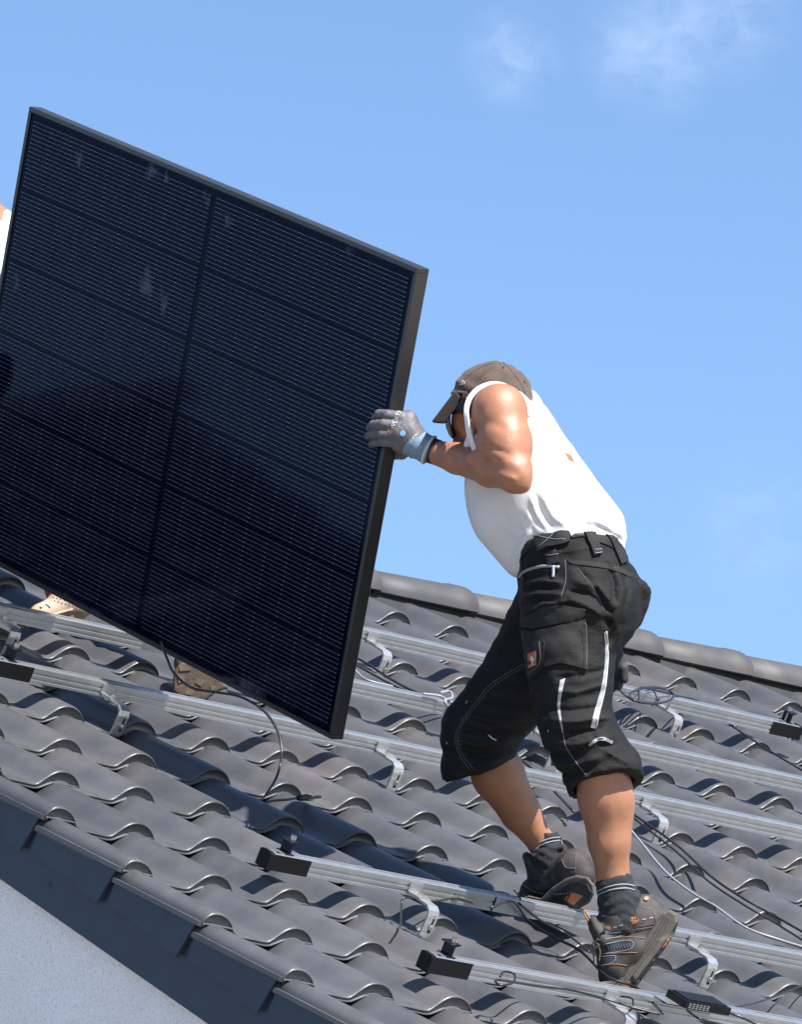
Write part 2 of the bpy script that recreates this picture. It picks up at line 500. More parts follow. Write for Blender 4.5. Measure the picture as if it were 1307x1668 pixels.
def fpx(x, v, n=0):
    p = np.array(rf(x, v, n)) - CAM
    c = RW @ p
    return 653.5 + FPX * c[0] / c[2], 834 + FPX * c[1] / c[2], c[2]
hinv = house.matrix_basis.inverted()
rs = np.random.RandomState(11)
cand = []
V_TOP = 2.42
for j in range(-6, 11):
    for k in range(-3, 34):
        u, w, D = fpx(k * TW - 0.12, -j * TG + 0.12)
        vis = (-60 < u < 1367 and w < 1740)
        cand.append((k, j, vis, D))
vis = sorted([c for c in cand if c[2]], key=lambda c: c[3])[:290]
visset = {(c[0], c[1]) for c in vis}
def tile_matrix(k, j):
    jit = rs.normal(0, 1, 6)
    loc = rf(k * TW + jit[0] * 0.0012, -j * TG + jit[1] * 0.0022, max(-0.001, jit[2] * 0.0011 + 0.0005))
    rot = Matrix.Rotation(jit[3] * 0.0035, 4, 'X') @ Matrix.Rotation(jit[4] * 0.003, 4, 'Y') @ Matrix.Rotation(jit[5] * 0.003, 4, 'Z')
    return Matrix.Translation(loc) @ ROOF @ rot
rest = bmesh.new()
def top_row_clip(j): return j == -6
for (k, j, v_, D) in cand:
    me = VTILE if k == -3 + 1 else TILE
    if k == -3:
        continue        # the verge tile of column -2 carries the edge roll of column -3
    mx = tile_matrix(k, j)
    if (k, j) in visset or (k - 1, j) in visset and k == -2:
        o = bpy.data.objects.new('verge_tile' if me is VTILE else 'roof_tile', me)
        link(o, house)
        o.matrix_basis = hinv @ mx
    else:
        b0 = len(rest.verts)
        tmp = me.copy(); tmp.transform(hinv @ mx)
        rest.from_mesh(tmp)
        bpy.data.meshes.remove(tmp)
me = bpy.data.meshes.new('outer_roof_tiles')
rest.to_mesh(me); rest.free()
me.materials.append(M_TILE); me.materials.append(M_TILE_EDGE)
o = bpy.data.objects.new('outer_roof_tiles', me); o['kind'] = 'stuff'
link(o, house)

XL = -3 * TW - 0.100          # outer edge of the verge roll
XR = 34 * TW
VB = -10 * TG - 0.02
# roof deck (underlay) below the tiles, two slopes
RV = 2.40                      # ridge, slope coordinate
ridge = rf(0, RV, -0.03)
mb = MB()
mb.box(lambda x, v, n: rf(x, v, n), (XL + 0.05, VB + 0.03, -0.16), (XR - 0.03, RV - 0.02, -0.085))
mb.build('roof_deck', M_UNDER, house)
mb = MB()
yR, zR = ridge.y, ridge.z
def back(x, v, n):   # back slope
    return Vector((x, 2 * yR - (v * cP - n * sP), v * sP + n * cP))
mb.box(back, (XL + 0.05, VB + 0.03, -0.16), (XR - 0.03, RV, -0.0))
mb.build('rear_roof_slope', M_TILE, house)
# battens
mb = MB()
for j in range(-6, 11):
    mb.box(lambda x, v, n: rf(x, v, n), (XL + 0.06, -j * TG + 0.335, -0.083), (XR - 0.05, -j * TG + 0.365, -0.052))
mb.build('batten', M_WOOD, house)['kind'] = 'stuff'
# walls
zB = GZ
y_e = rf(0, VB + 0.25, -0.17).y
z_e = rf(0, VB + 0.25, -0.17).z
WX = XL + 0.042
mb = MB()
zr = rf(0, RV, -0.17).z
gab = [(y_e, zB), (2 * yR - y_e, zB), (2 * yR - y_e, z_e), (yR, zr), (y_e, z_e)]
mb.prism([Vector((WX, y, z)) for y, z in gab], [Vector((WX + 0.3, y, z)) for y, z in gab])
wl = mb.build('gable_wall', M_WALL, house)
mb = MB(); mb.box(lambda x, y, z: Vector((x, y, z)), (WX + 0.303, y_e, zB), (XR - 0.1, y_e + 0.3, z_e))
mb.build('front_wall', M_WALL, house)
mb = MB(); mb.box(lambda x, y, z: Vector((x, y, z)), (WX + 0.303, 2 * yR - y_e - 0.3, zB), (XR - 0.1, 2 * yR - y_e, z_e))
mb.build('rear_wall', M_WALL, house)
mb = MB(); mb.prism([Vector((XR - 0.099, y, z)) for y, z in gab], [Vector((XR + 0.2, y, z)) for y, z in gab])
mb.build('far_gable_wall', M_WALL, house)
# verge board
mb = MB()
mb.box(lambda x, v, n: rf(x, v, n), (XL + 0.012, VB, -0.205), (XL + 0.040, RV - 0.003, -0.045))
fb = mb.build('verge_board', M_FASCIA, house)
mb = MB()
mb.box(back, (XL + 0.012, VB, -0.205), (XL + 0.040, RV - 0.003, -0.045))
mb.build('verge_board', M_FASCIA, house)
# screw head on the verge board
sc = rf(XL + 0.011, -1.085, -0.145)
mb = MB()
mb.tube([sc + Vector((0.002, 0, 0)), sc - Vector((0.001, 0, 0)), sc - Vector((0.003, 0, 0))], [0.006, 0.006, 0.003], 12)
mb.build('screw_head', M_FASCIA, house)
# side flaps of the verge tiles
for j in range(-1, 9):
    vn = -j * TG
    mb = MB()
    d = lambda t: TDROP * t / TG
    # thin flap tapering, hanging from the outer edge
    pts = [(vn + 0.022, -0.006), (vn + TG + 0.012, -0.006 - 0.030), (vn + TG + 0.012, -0.100), (vn + 0.040, -0.100)]
    mb.prism([rf(XL + 0.001, a, b) for a, b in pts], [rf(XL + 0.010, a, b) for a, b in pts])
    fl = mb.build('verge_flap', M_FASCIA, house)
    pts = [(vn + 0.018, -0.008), (vn + 0.108, -0.018), (vn + 0.108 + 0.022, -0.106), (vn + 0.040, -0.108)]
    mb = MB()
    mb.prism([rf(XL - 0.006, a, b) for a, b in pts], [rf(XL + 0.0005, a, b) for a, b in pts])
    mb.build('flap_end', M_FASCIA, fl)
    # bead under the roll
    mb = MB()
    mb.prism([rf(XL - 0.012, vn + 0.004, 0.0015), rf(XL - 0.012, vn + 0.004, -0.010), rf(XL + 0.012, vn + 0.004, -0.012), rf(XL + 0.012, vn + 0.004, 0.0)],
             [rf(XL - 0.012, vn + TG + 0.01, 0.0015 - 0.030), rf(XL - 0.012, vn + TG + 0.01, -0.040), rf(XL + 0.012, vn + TG + 0.01, -0.042), rf(XL + 0.012, vn + TG + 0.01, -0.030)])
    mb.build('verge_bead', M_TILE, house)
# gutter at the eaves (below the frame)
mb = MB()
gc = rf(0, VB - 0.02, -0.06)
arc = [(gc.y + 0.07 * math.cos(a), gc.z + 0.07 * math.sin(a)) for a in np.linspace(math.pi, 2 * math.pi, 10)]
arc2 = [(gc.y + 0.066 * math.cos(a), gc.z + 0.066 * math.sin(a)) for a in np.linspace(2 * math.pi, math.pi, 10)]
mb.prism([Vector((XL, y, z)) for y, z in arc + arc2], [Vector((XR, y, z)) for y, z in arc + arc2])
mb.build('gutter', M_FASCIA, house)

# ridge caps
def ridge_cap():
    vs, fs = [], []
    L = 0.455
    secs = [(0.0, 0.90, 0.0), (-0.004, 0.98, 0), (-0.018, 1.035, 0), (-0.075, 1.035, 0), (-0.085, 1.0, 0), (-0.25, 0.955, 0), (-L, 0.89, 0)]
    # x = 0 is the nose (right end); the cap narrows towards its tail
    prof = []
    for a in np.linspace(-12, 192, 19):
        r = math.radians(a)
        prof.append((math.cos(r) * 0.112, max(-0.030, math.sin(r) * 0.083)))
    n = len(prof)
    for (x, s, _) in secs:
        for (y, z) in prof:
            vs.append((x, y * s, z * s))
    for (x, s, _) in ((-L, 0.78, 0), (-0.03, 0.86, 0), (0.0, 0.80, 0)):
        for (y, z) in prof:
            vs.append((x, y * s, z * s if z > 0 else z))
    R_ = len(secs) + 3
    for r in range(R_ - 1):
        for i in range(n - 1):
            a = r * n + i
            fs.append((a, a + 1, a + n + 1, a + n))
    for i in range(n - 1):
        a = (R_ - 1) * n + i
        fs.append((a, a + 1, i + 1, i))
    # closed, slightly domed nose
    c = len(vs); vs.append((0.006, 0, 0.02))
    for i in range(n - 1):
        fs.append((i, i + 1, c))
    me = bpy.data.meshes.new('ridge_tile')
    me.from_pydata(vs, [], fs)
    bm = bmesh.new(); bm.from_mesh(me)
    bmesh.ops.recalc_face_normals(bm, faces=bm.faces)
    bm.to_mesh(me); bm.free()
    me.materials.append(M_RIDGE)
    me.polygons.foreach_set('use_smooth', [True] * len(me.polygons))
    return me
RC = ridge_cap()
for i in range(-9, 13):
    x = 3.385 + i * 0.433
    if x > XR + .1: continue
    o = bpy.data.objects.new('ridge_tile', RC)
    link(o, house)
    p = rf(x, 2.335, -0.012)
    o.matrix_basis = hinv @ Matrix.Translation(p + Vector((0, 0, rs.normal(0, .0015)))) @ Matrix.Rotation(rs.normal(0, 0.006), 4, 'Y') @ Matrix.Rotation(rs.normal(0, .01), 4, 'Z')
# ridge roll strip under the caps
mb = MB()
mb.prism([rf(XL + .1, 2.20, -0.02), rf(XL + .1, 2.33, 0.06), Vector((XL + .1, rf(0, 2.33, .06).y + .1, rf(0, 2.33, .06).z - .05)), rf(XL + .1, 2.38, -0.06)],
         [rf(XR, 2.20, -0.02), rf(XR, 2.33, 0.06), Vector((XR, rf(0, 2.33, .06).y + .1, rf(0, 2.33, .06).z - .05)), rf(XR, 2.38, -0.06)])
mb.build('ridge_strip', M_UNDER, house)

# ================================================================ RAILS
HB, HT = 0.055, 0.096
def rail(x0, x1, v, label, capL=False, capR=False, joints=()):
    t = empty('mounting_rail', rf(x0, v, HB), label, 'mounting rail', 'aluminium rails across the roof')
    w = 0.040
    # channel profile with side grooves and a slot on top, in (v, n)
    pr = [(0, 0), (0, .007), (.002, .0085), (.002, .0125), (0, .014), (0, .021), (.0025, .0225), (.0025, .0265), (0, .028), (0, .0395), (.0015, .041),
          (.0125, .041), (.0125, .0375), (.0185, .0375), (.0185, .030), (.0245, .030), (.0245, .0375), (.0285, .0375), (.0285, .041), (.0385, .041), (w, .0395), (w, 0)]
    segs = []
    xs = [x0] + list(joints) + [x1]
    for a, b in zip(xs, xs[1:]):
        n = len(pr)
        A = [rf(a + (0.0008 if a != x0 else 0), v + p, HB + q) for p, q in pr]
        B = [rf(b - (0.0008 if b != x1 else 0), v + p, HB + q) for p, q in pr]
        m_ = MB(); m_.prism(A, B); m_.build('rail_profile', M_ALU, t)
    def cap(xe, s):
        m_ = MB()
        a, b = sorted((xe - s * 0.014, xe + s * 0.125))
        m_.box(lambda x, vv, n: rf(x, vv, n), (a, v - 0.0022, HB - 0.002), (b, v + 0.0, HB + 0.040))
        m_.box(lambda x, vv, n: rf(x, vv, n), (a, v + w, HB - 0.002), (b, v + w + 0.0022, HB + 0.040))
        e0, e1 = sorted((xe - s * 0.0142, xe - s * 0.001))
        pp = [(v - 0.003, HB - 0.003), (v + w + .003, HB - .003), (v + w + .003, HB + .038), (v + w - .004, HB + .0425), (v + .004, HB + .0425), (v - .003, HB + .038)]
        m_.prism([rf(e0, p, q) for p, q in pp], [rf(e1, p, q) for p, q in pp])
        m_.build('end_cap', M_BLK, t)
        # end clamp: black Z-shaped jaw, bolt with socket head
        xc = xe + s * 0.050
        m_ = MB()
        zz = [(0, .0), (.024, .0), (.024, .003), (.0035, .003), (.0035, .030), (.012, .0345), (.012, .0375), (0, .0375 - .003), (0, .034)]
        zz = [(-0.012, .002), (.012, .002), (.012, .005), (.0015, .005), (.0015, .031), (.014, .036), (.014, .039), (-.0125, .036), (-.0125, .033), (-.0015, .031), (-.0015, .005), (-.012, .005)]
        m_.prism([rf(xc + p * 1.2, v + 0.003, HT + q) for p, q in zz], [rf(xc + p * 1.2, v + 0.043, HT + q) for p, q in zz])
        cl = m_.build('end_clamp', M_BLKAL, t)
        m_ = MB()
        m_.tube([rf(xc + s * .006, v + .02, HT + .0), rf(xc + s * .006, v + .02, HT + .040)], .004, 10)
        m_.tube([rf(xc + s * .006, v + .02, HT + .0385), rf(xc + s * .006, v + .02, HT + .050)], .0075, 14)
        m_.build('clamp_bolt', M_BOLT, cl)
        m_ = MB()
        m_.box(lambda x, vv, n: rf(x, vv, n), (xc - .02, v + 0.004, HT + .0), (xc + .02, v + 0.036, HT + .0035))
        m_.build('clamp_base', M_ALU, cl)
    for xj in joints:
        m_ = MB(); m_.box(lambda x, vv, n: rf(x, vv, n), (xj - .0014, v - .0016, HB - .001), (xj + .0014, v + .0005, HT - .001)); m_.build('joint_gap_shade', M_BLK, t)  # black strip standing in for the dark open gap between rail lengths
        xb = xj - .135
        m_ = MB()
        m_.tube([rf(xb, v - .0002, HB + .016), rf(xb, v - .002, HB + .016)], .0115, 16)
        m_.tube([rf(xb, v - .002, HB + .016), rf(xb, v - .0075, HB + .016)], .0078, 6)
        m_.tube([rf(xb, v - .0075, HB + .016), rf(xb, v - .011, HB + .016)], .0045, 10)
        m_.build('rail_bolt', M_BOLT, t)
        m_ = MB(); m_.box(lambda x, vv, n: rf(x, vv, n), (xj + .003, v - .0022, HB + .004), (xj + .075, v - .0004, HT - .006)); m_.build('splice_plate', M_ALU, t)
    if capL: cap(x0, 1)
    if capR: cap(x1, -1)
    return t
rail(-0.369, 2.6, -1.92, 'lowest short aluminium rail nearest the camera, black end cap at its left', capL=True)
rail(-0.392, 4.6, -1.285, 'aluminium rail under the worker\'s rear shoe, black end cap and clamp at its left', capL=True, joints=(0.385,))
rail(-0.300, 5.6, 0.066, 'aluminium rail crossing by the panel\'s lower corner, black cap at left frame edge', capL=True)
rail(-0.40, 5.6, 0.672, 'upper aluminium rail behind the panel crossing behind the worker\'s knees', capL=True)
rail(1.30, 4.045, 1.360, 'highest aluminium rail near the ridge with black cap and clamp at its right end', capR=True)

# ---------------------------------------------------------------- roof hooks
def hook(x, vr, lab):
    vn = vr - 0.092         # plate in front of the nose line
    t = empty('roof_hook', rf(x, vn, -0.01), lab, 'roof hook', 'steel hooks holding the rails')
    hw = 0.0180
    T_ = 0.006
    ztop = HB + 0.006
    path = [(vn + 0.12, -0.028), (vn + 0.02, -0.021), (vn + 0.004, -0.019), (vn, -0.013), (vn - 0.002, 0.0), (vn - 0.004, ztop - .022),
            (vn - .001, ztop - .008), (vn + .010, ztop), (vn + 0.03, ztop + .001), (vr - 0.004, ztop + .001)]
    m_ = MB()
    n = len(path)
    vs = []
    for i, (a, b) in enumerate(path):
        pa, pb = path[max(i - 1, 0)], path[min(i + 1, n - 1)]
        tx, ty = pb[0] - pa[0], pb[1] - pa[1]
        l = math.hypot(tx, ty)
        nx, ny = -ty / l * T_ / 2, tx / l * T_ / 2
        for s1, s2 in ((1, -1), (1, 1), (-1, 1), (-1, -1)):
            vs.append(rf(x + s2 * hw, a + nx * s1, b + ny * s1))
    fs = [(0, 1, 2, 3), tuple(4 * (n - 1) + k for k in (3, 2, 1, 0))]
    for i in range(n - 1):
        for k in range(4):
            fs.append((4 * i + k, 4 * i + (k + 1) % 4, 4 * i + 4 + (k + 1) % 4, 4 * i + 4 + k))
    m_.add(vs, fs)
    m_.build('bracket', M_STEEL, t)
    # slot and bolt on the plate face
    m_ = MB()
    vf = vn - 0.0065
    m_.box(lambda a, b, c: rf(a, b, c), (x + .003, vf - .0003, -.004), (x + .0105, vf + .002, .042))
    m_.build('slot', M_UNDER, t)
    m_ = MB()
    m_.tube([rf(x + .0068, vf - .001, .012), rf(x + .0068, vf - .005, .012)], .009, 6)
    m_.tube([rf(x + .0068, vf - .005, .012), rf(x + .0068, vf - .011, .012)], .0055, 10)
    m_.build('plate_bolt', M_BOLT, t)
    # angle piece fixed to the rail face
    m_ = MB()
    m_.box(lambda a, b, c: rf(a, b, c), (x - .022, vr - .050, ztop + .0042), (x + .022, vr - .001, ztop + .0080))
    m_.box(lambda a, b, c: rf(a, b, c), (x - .022, vr - .0050, ztop + .0081), (x + .022, vr - .0010, ztop + .0300))
    m_.build('angle_bracket', M_ALU, t)
    m_ = MB()
    m_.tube([rf(x + .002, vr - .028, ztop + .008), rf(x + .002, vr - .028, ztop + .014)], .0080, 6)
    m_.tube([rf(x + .002, vr - .028, ztop + .014), rf(x + .002, vr - .028, ztop + .020)], .0045, 10)
    m_.build('clamp_nut', M_BOLT, t)
HK = [(0.102, -1.285, 'steel hook below the joint of the rail under the rear shoe'),
      (1.129, -1.285, 'steel hook right of the worker\'s front shoe'),
      (0.247, -1.920, 'steel hook on the lowest rail at the bottom edge'),
      (1.20, -1.920, 'steel hook on the lowest rail past the right frame edge'),
      (0.093, 0.066, 'leftmost steel hook, under the rail at the left frame edge'),
      (1.113, 0.066, 'steel hook right of the panel\'s bottom corner'),
      (2.174, 0.066, 'steel hook right of the worker\'s calf'),
      (3.25, 0.066, 'steel hook beyond the right frame edge'),
      (0.160, 0.672, 'steel hook cut by the left frame edge beneath the upper rail'),
      (2.269, 0.672, 'steel hook seen between the worker\'s knees'),
      (2.152, 1.360, 'steel hook just right of the panel edge below the ridge'),
      (3.418, 1.360, 'steel hook below the coiled cable near the ridge')]
for h_ in HK: hook(*h_)

# ---------------------------------------------------------------- cables
def tilez(x, v):
    k = math.ceil(x / TW); xx = x - k * TW
    j = math.floor(v / TG); t = v - j * TG
    return interp(xx, PROF) - TDROP * t / TG
def rc(u, w, h=0.03):
    """point on the roof plane (raised h) seen at this place of the photograph"""
    d = RW.T @ np.array([(u - 653.5) / FPX, (w - 834) / FPX, 1.0])
    nrm = np.array(rf(0, 0, 1)); 
    t = (h - CAM @ nrm) / (d @ nrm)
    return CAM + t * d
def cable(pts, r, m_, label, cat='cable', seg=8, n=8, parent=None, name='cable', world=None):
    P_ = [np.array(p) for p in pts]
    mb_ = MB().tube(bez(P_, n), r, seg)
    o_ = mb_.build(name, m_, parent, True)
    if parent is None: tagt(o_, label, cat)
    return o_
def onroof(seq):
    return [rc(*p) for p in seq]
cable(onroof([(1020, 1318, .05), (1060, 1345, .05), (1110, 1382, .045), (1160, 1428, .045), (1210, 1462, .045), (1260, 1490, .04), (1330, 1530, .04)]), .0036, M_CABLE,
      'thick black cable running down the tiles right of the calf')
cable(onroof([(1020, 1322, .05), (1058, 1352, .05), (1106, 1390, .045), (1156, 1436, .045), (1215, 1475, .045), (1262, 1502, .04), (1330, 1545, .04)]), .0030, M_CABLE,
      'thinner black cable lying just below the thick one right of the calf')
cable(onroof([(1020, 1342, .05), (1045, 1372, .05), (1085, 1420, .045), (1130, 1455, .04), (1165, 1475, .045), (1215, 1510, .04), (1270, 1530, .045), (1330, 1548, .04)]), .0034, M_CABLEG,
      'light grey cable lying over the tiles right of the calf')
cable(onroof([(560, 1060, .05), (600, 1082, .05), (640, 1108, .05), (680, 1128, .06), (740, 1150, .06), (790, 1170, .05)]), .0038, M_CABLE,
      'upper black cable between the rails right of the panel')
cable(onroof([(560, 1072, .05), (600, 1094, .045), (645, 1118, .045), (690, 1135, .05), (760, 1160, .05)]), .0034, M_CABLE,
      'lower black cable between the rails right of the panel')
cable(onroof([(568, 1078, .04), (582, 1095, .04), (600, 1108, .045), (640, 1118, .05)]), .0034, M_CABLEG,
      'short light grey cable end beside the panel edge')
cable(onroof([(690, 1130, .105), (715, 1133, .11), (728, 1140, .11), (742, 1150, .11), (752, 1172, .06)]), .0040, M_CABLEG,
      'pale grey cable knotted over the rail left of the dark shorts')
cable(onroof([(718, 1128, .11), (733, 1126, .118), (737, 1136, .12), (725, 1142, .12), (738, 1160, .09), (760, 1175, .05)]), .0040, M_CABLEG,
      'pale grey cable end over the rail beside the knotted one')
cable(onroof([(830, 1215, .05), (850, 1238, .05), (880, 1262, .05), (905, 1290, .05), (935, 1322, .05)]), .0040, M_CABLE,
      'black cable seen between the worker\'s shanks')
# coil on the top rail
cp = []
for i in range(40):
    a = i / 39 * 2.3 * 2 * math.pi + 2.6
    cp.append(rc(1062 + 36 * math.cos(a), 1133 + (14 - i * .05) * math.sin(a), .105 + .0004 * i))
cp = [rc(1005, 1118, .1), rc(1018, 1132, .105), rc(1040, 1143, .107)] + cp[4:] + [rc(1104, 1133, .1), rc(1140, 1143, .07), rc(1190, 1180, .05), rc(1250, 1220, .045), rc(1330, 1268, .045)]
cable(cp, .0032, M_CABLE, 'black cable coiled on the highest rail and trailing down to the right', n=3)
# cables around the lowest rail
cable(onroof([(800, 1478, .1), (835, 1468, .11), (862, 1500, .05), (900, 1525, .045), (945, 1548, .05), (990, 1590, .05), (1040, 1610, .06), (1080, 1650, .09)]), .0036, M_CABLE,
      'black cable passing from the rail under the front shoe')
cable(onroof([(845, 1470, .1), (880, 1498, .06), (925, 1522, .045), (960, 1550, .05)]), .0030, M_CABLE,
      'thin black cable below the rear shoe')
cable(onroof([(770, 1470, .075), (742, 1463, .08), (700, 1468, .06), (660, 1462, .055), (654, 1478, .035), (653, 1505, .03), (648, 1512, .03)]), .0028, M_CABLE,
      'black cable looping behind the hook below the joint of the rail')
cable(onroof([(815, 1590, .105), (822, 1582, .11), (838, 1586, .11), (836, 1600, .1), (815, 1604, .09), (808, 1596, .09), (830, 1598, .085), (880, 1606, .075), (930, 1612, .08), (985, 1626, .08), (1030, 1640, .085), (1075, 1652, .09)]), .0030, M_CABLE,
      'black cable looped along the lowest rail')
cable(onroof([(1040, 1612, .06), (1085, 1632, .09), (1130, 1640, .1), (1190, 1650, .1), (1235, 1668, .1), (1290, 1690, .1)]), .0034, M_CABLE,
      'black cable bundle end right of the power box')
cable(onroof([(1330, 1592, .05), (1290, 1612, .05), (1235, 1632, .06), (1180, 1643, .09)]), .0022, M_CABLE,
      'thin black cable stretched from the box to the right frame edge')
cable(onroof([(1120, 1645, .1), (1135, 1656, .11), (1150, 1662, .11), (1180, 1670, .11), (1220, 1690, .1)]), .0034, M_CABLE,
      'short black cable hanging out of the power box')
# panel leads with plugs
lead = [wpt(262, 1045, .95), wpt(272, 1072, .93), wpt(284, 1097, .80), wpt(312, 1120, .70), wpt(350, 1127, .62), wpt(392, 1135, .52), wpt(430, 1158, .45), wpt(452, 1190, .40), wpt(459, 1225, .36), wpt(452, 1262, .34), Vector(rc(436, 1290, .02)), Vector(rc(424, 1303, .012)), Vector(rc(415, 1300, .01))]
o = cable([tuple(p) for p in lead], .0034, M_CABLE, 'thin black lead hanging in a curve from the panel\'s lower edge to the tiles')
cn = empty('cable_connector', Vector(rc(500, 1300, .02)), 'black plug connector lying on a tile below the panel corner', 'plug')
mb = MB().tube(bez(onroof([(428, 1308, .0), (445, 1304, .01), (470, 1302, .02), (485, 1299, .025)]), 6), .0034, 8); mb.build('lead', M_CABLE, cn, True)
mb = MB().tube(onroof([(484, 1299.5, .025), (488, 1299, .025), (503, 1299, .025), (507, 1298.5, .025)]), [.005, .0085, .0085, .006], 12); mb.build('plug_body', M_BLK, cn, True)
mb = MB().tube(onroof([(507, 1298.5, .025), (522, 1297.5, .025)]), [.0045, .004], 10); mb.build('plug_tip', M_BLK, cn, True)
mb = MB().tube(onroof([(497, 1295, .03), (505, 1294, .03)]), .003, 8); mb.tube(onroof([(502, 1303, .022), (510, 1302, .022)]), .003, 8); mb.build('latch', M_SEAMO, cn, True)
# zip ties
for (pts, lab) in (([(838, 1450, .09), (848, 1462, .1), (845, 1474, .07), (836, 1480, .05)], 'black cable tie round the rail left of the rear shoe'),
                   ([(1012, 1622, .10), (1030, 1626, .11), (1030, 1642, .07), (1020, 1648, .05)], 'black cable tie round the lowest rail under the front shoe'),
                   ([(1064, 1122, .115), (1070, 1137, .115), (1062, 1150, .09)], 'black cable tie round the coil on the highest rail')):
    cable(onroof(pts), .0022, M_BLK, lab, 'cable tie', name='cable_tie')
# power box on the lowest rail
pb = empty('power_box', rf(0.55, -1.93, HT), 'flat black power box with white printing clipped to the lowest rail', 'power box')
def pbx(a, b, c): return rf(0.44 + a, -1.985 + b + a * .02, HT + .003 + c)
mb = MB(); mb.box(pbx, (0, 0, 0), (.165, .075, .020)); mb.box(pbx, (.01, .008, .0201), (.155, .067, .023))
mb.build('case', M_BLK, pb)
mb = MB()
for i in range(6):
    for k in range(3):
        mb.box(pbx, (.012 + i * .013, -.0006, .003 + k * .005), (.012 + i * .013 + .009, -.0001, .0055 + k * .005))
mb.build('printing', M_GREYPRINT, pb)
mb = MB()
mb.box(pbx, (-.045, .02, -.001), (.10, .075, -.0001)); mb.build('carrier_plate', M_ALU, pb)

# ================================================================ SOLAR PANEL
Q = [np.array(p) for p in ([0.14722827, 1.31096554, 1.34690111], [-0.01550276, -0.58267941, 1.49329698], [0.20023746, -0.6964189, 0.26187789], [0.36296850, 1.197226, 0.11548202])]
Qw = [np.array(rf(*p)) for p in Q]
ex = Qw[1] - Qw[0]; PL = np.linalg.norm(ex); ex /= PL
ey = Qw[3] - Qw[0]; PH = np.linalg.norm(ey); ey -= ex * (ex @ ey); ey /= np.linalg.norm(ey)
ez = -np.cross(ex, ey)       # out of the glass
if ez @ (CAM - Qw[0]) < 0: ez = -ez
def pp(a, b, c=0.0): return Vector(Qw[0] + ex * a + ey * b + ez * c)
panel = empty('solar_panel', Vector(Qw[3] * .5 + Qw[2] * .5), 'large all-black solar panel carried upright over the roof by two people', 'solar panel')
FD = 0.038; FW_ = 0.013
def pbar(name, a0, b0, a1, b1):
    m_ = MB(); m_.box(pp, (a0, b0, -FD), (a1, b1, 0.0))
    o_ = m_.build(name, M_FRAME, panel)
    bv = o_.modifiers.new('bevel', 'BEVEL'); bv.width = 0.0012; bv.segments = 2
    return o_
pbar('frame_bar', 0, 0, PL, FW_)
pbar('frame_bar', 0, PH - FW_, PL, PH)
pbar('frame_bar', 0, FW_ + .0004, FW_, PH - FW_ - .0004)
pbar('frame_bar', PL - FW_, FW_ + .0004, PL, PH - FW_ - .0004)
m_ = MB(); m_.box(pp, (FW_, FW_, -.0085), (PL - FW_, PH - FW_, -.0035)); m_.build('glass_sheet', M_GLASS, panel)
NR, NC = 6, 18
mx_, my_ = .030, .026
cw_ = (PL - 2 * mx_ - .016) / NC
ch_ = (PH - 2 * my_) / NR
cellmesh = None
for r in range(NR):
    for c in range(NC):
        a = mx_ + c * cw_ + (.016 if c >= NC // 2 else 0)
        b = my_ + r * ch_
        if cellmesh is None:
            m_ = MB()
            g_ = .0012; ch2 = .010
            oct_ = [(g_, g_ * 3), (cw_ - g_, g_ * 3), (cw_ - g_, ch_ - g_ * 3), (g_, ch_ - g_ * 3)]
            A = [Vector((0, 0, 0)) + Vector(ex) * p + Vector(ey) * q + Vector(ez) * .0007 for p, q in oct_]
            B = [Vector((0, 0, 0)) + Vector(ex) * p + Vector(ey) * q for p, q in oct_]
            cellmesh = bpy.data.meshes.new('solar_cell')
            vs = [tuple(v) for v in A + B]
            cellmesh.from_pydata(vs, [], [(0, 1, 2, 3), (0, 4, 5, 1), (1, 5, 6, 2), (2, 6, 7, 3), (3, 7, 4, 0)])
            bm = bmesh.new(); bm.from_mesh(cellmesh)
            f0 = [f_ for f_ in bm.faces]
            bmesh.ops.recalc_face_normals(bm, faces=bm.faces)
            bm.to_mesh(cellmesh); bm.free()
            cellmesh.materials.append(M_CELL)
        o_ = bpy.data.objects.new('solar_cell', cellmesh)
        link(o_, panel)
        o_.location = pp(a, b, -.0034) - panel.location
wires, pads = MB(), MB()
for r in range(NR):
    for i in range(16):
        b = my_ + r * ch_ + ch_ * (i + .5 + .35 * (i - 7.5) / -7.5 * 0) / 16 * 0.965 + ch_ * .0175
        for hf in (0, 1):
            a0 = mx_ + hf * (NC // 2 * cw_ + .016) + .004
            a1 = a0 + NC // 2 * cw_ - .008
            wires.add([pp(a0, b - .00042, -.0022), pp(a1, b - .00042, -.0022), pp(a1, b + .00042, -.0022), pp(a0, b + .00042, -.0022)], [(0, 1, 2, 3)])
        for c in range(NC + 1):
            a = mx_ + c * cw_ + (.016 if c > NC // 2 else (.008 if c == NC // 2 else 0))
            if c in (0,): a += .005
            if c == NC: a -= .005
            if c == NC // 2: continue
            pads.add([pp(a - .0018, b - .0008, -.0020), pp(a + .0018, b - .0008, -.0020), pp(a + .0018, b + .0008, -.0020), pp(a - .0018, b + .0008, -.0020)], [(0, 1, 2, 3)])
wires.build('busbar_wires', M_WIRE, panel)['kind'] = 'stuff'
pads.build('solder_pads', M_PAD, panel)['kind'] = 'stuff'
# back: junction boxes
for a in (.25, .5, .75):
    m_ = MB(); m_.box(pp, (PL * a - .03, PH / 2 - .02, -.030), (PL * a + .03, PH / 2 + .02, -.009)); m_.build('junction_box', M_BLK, panel)
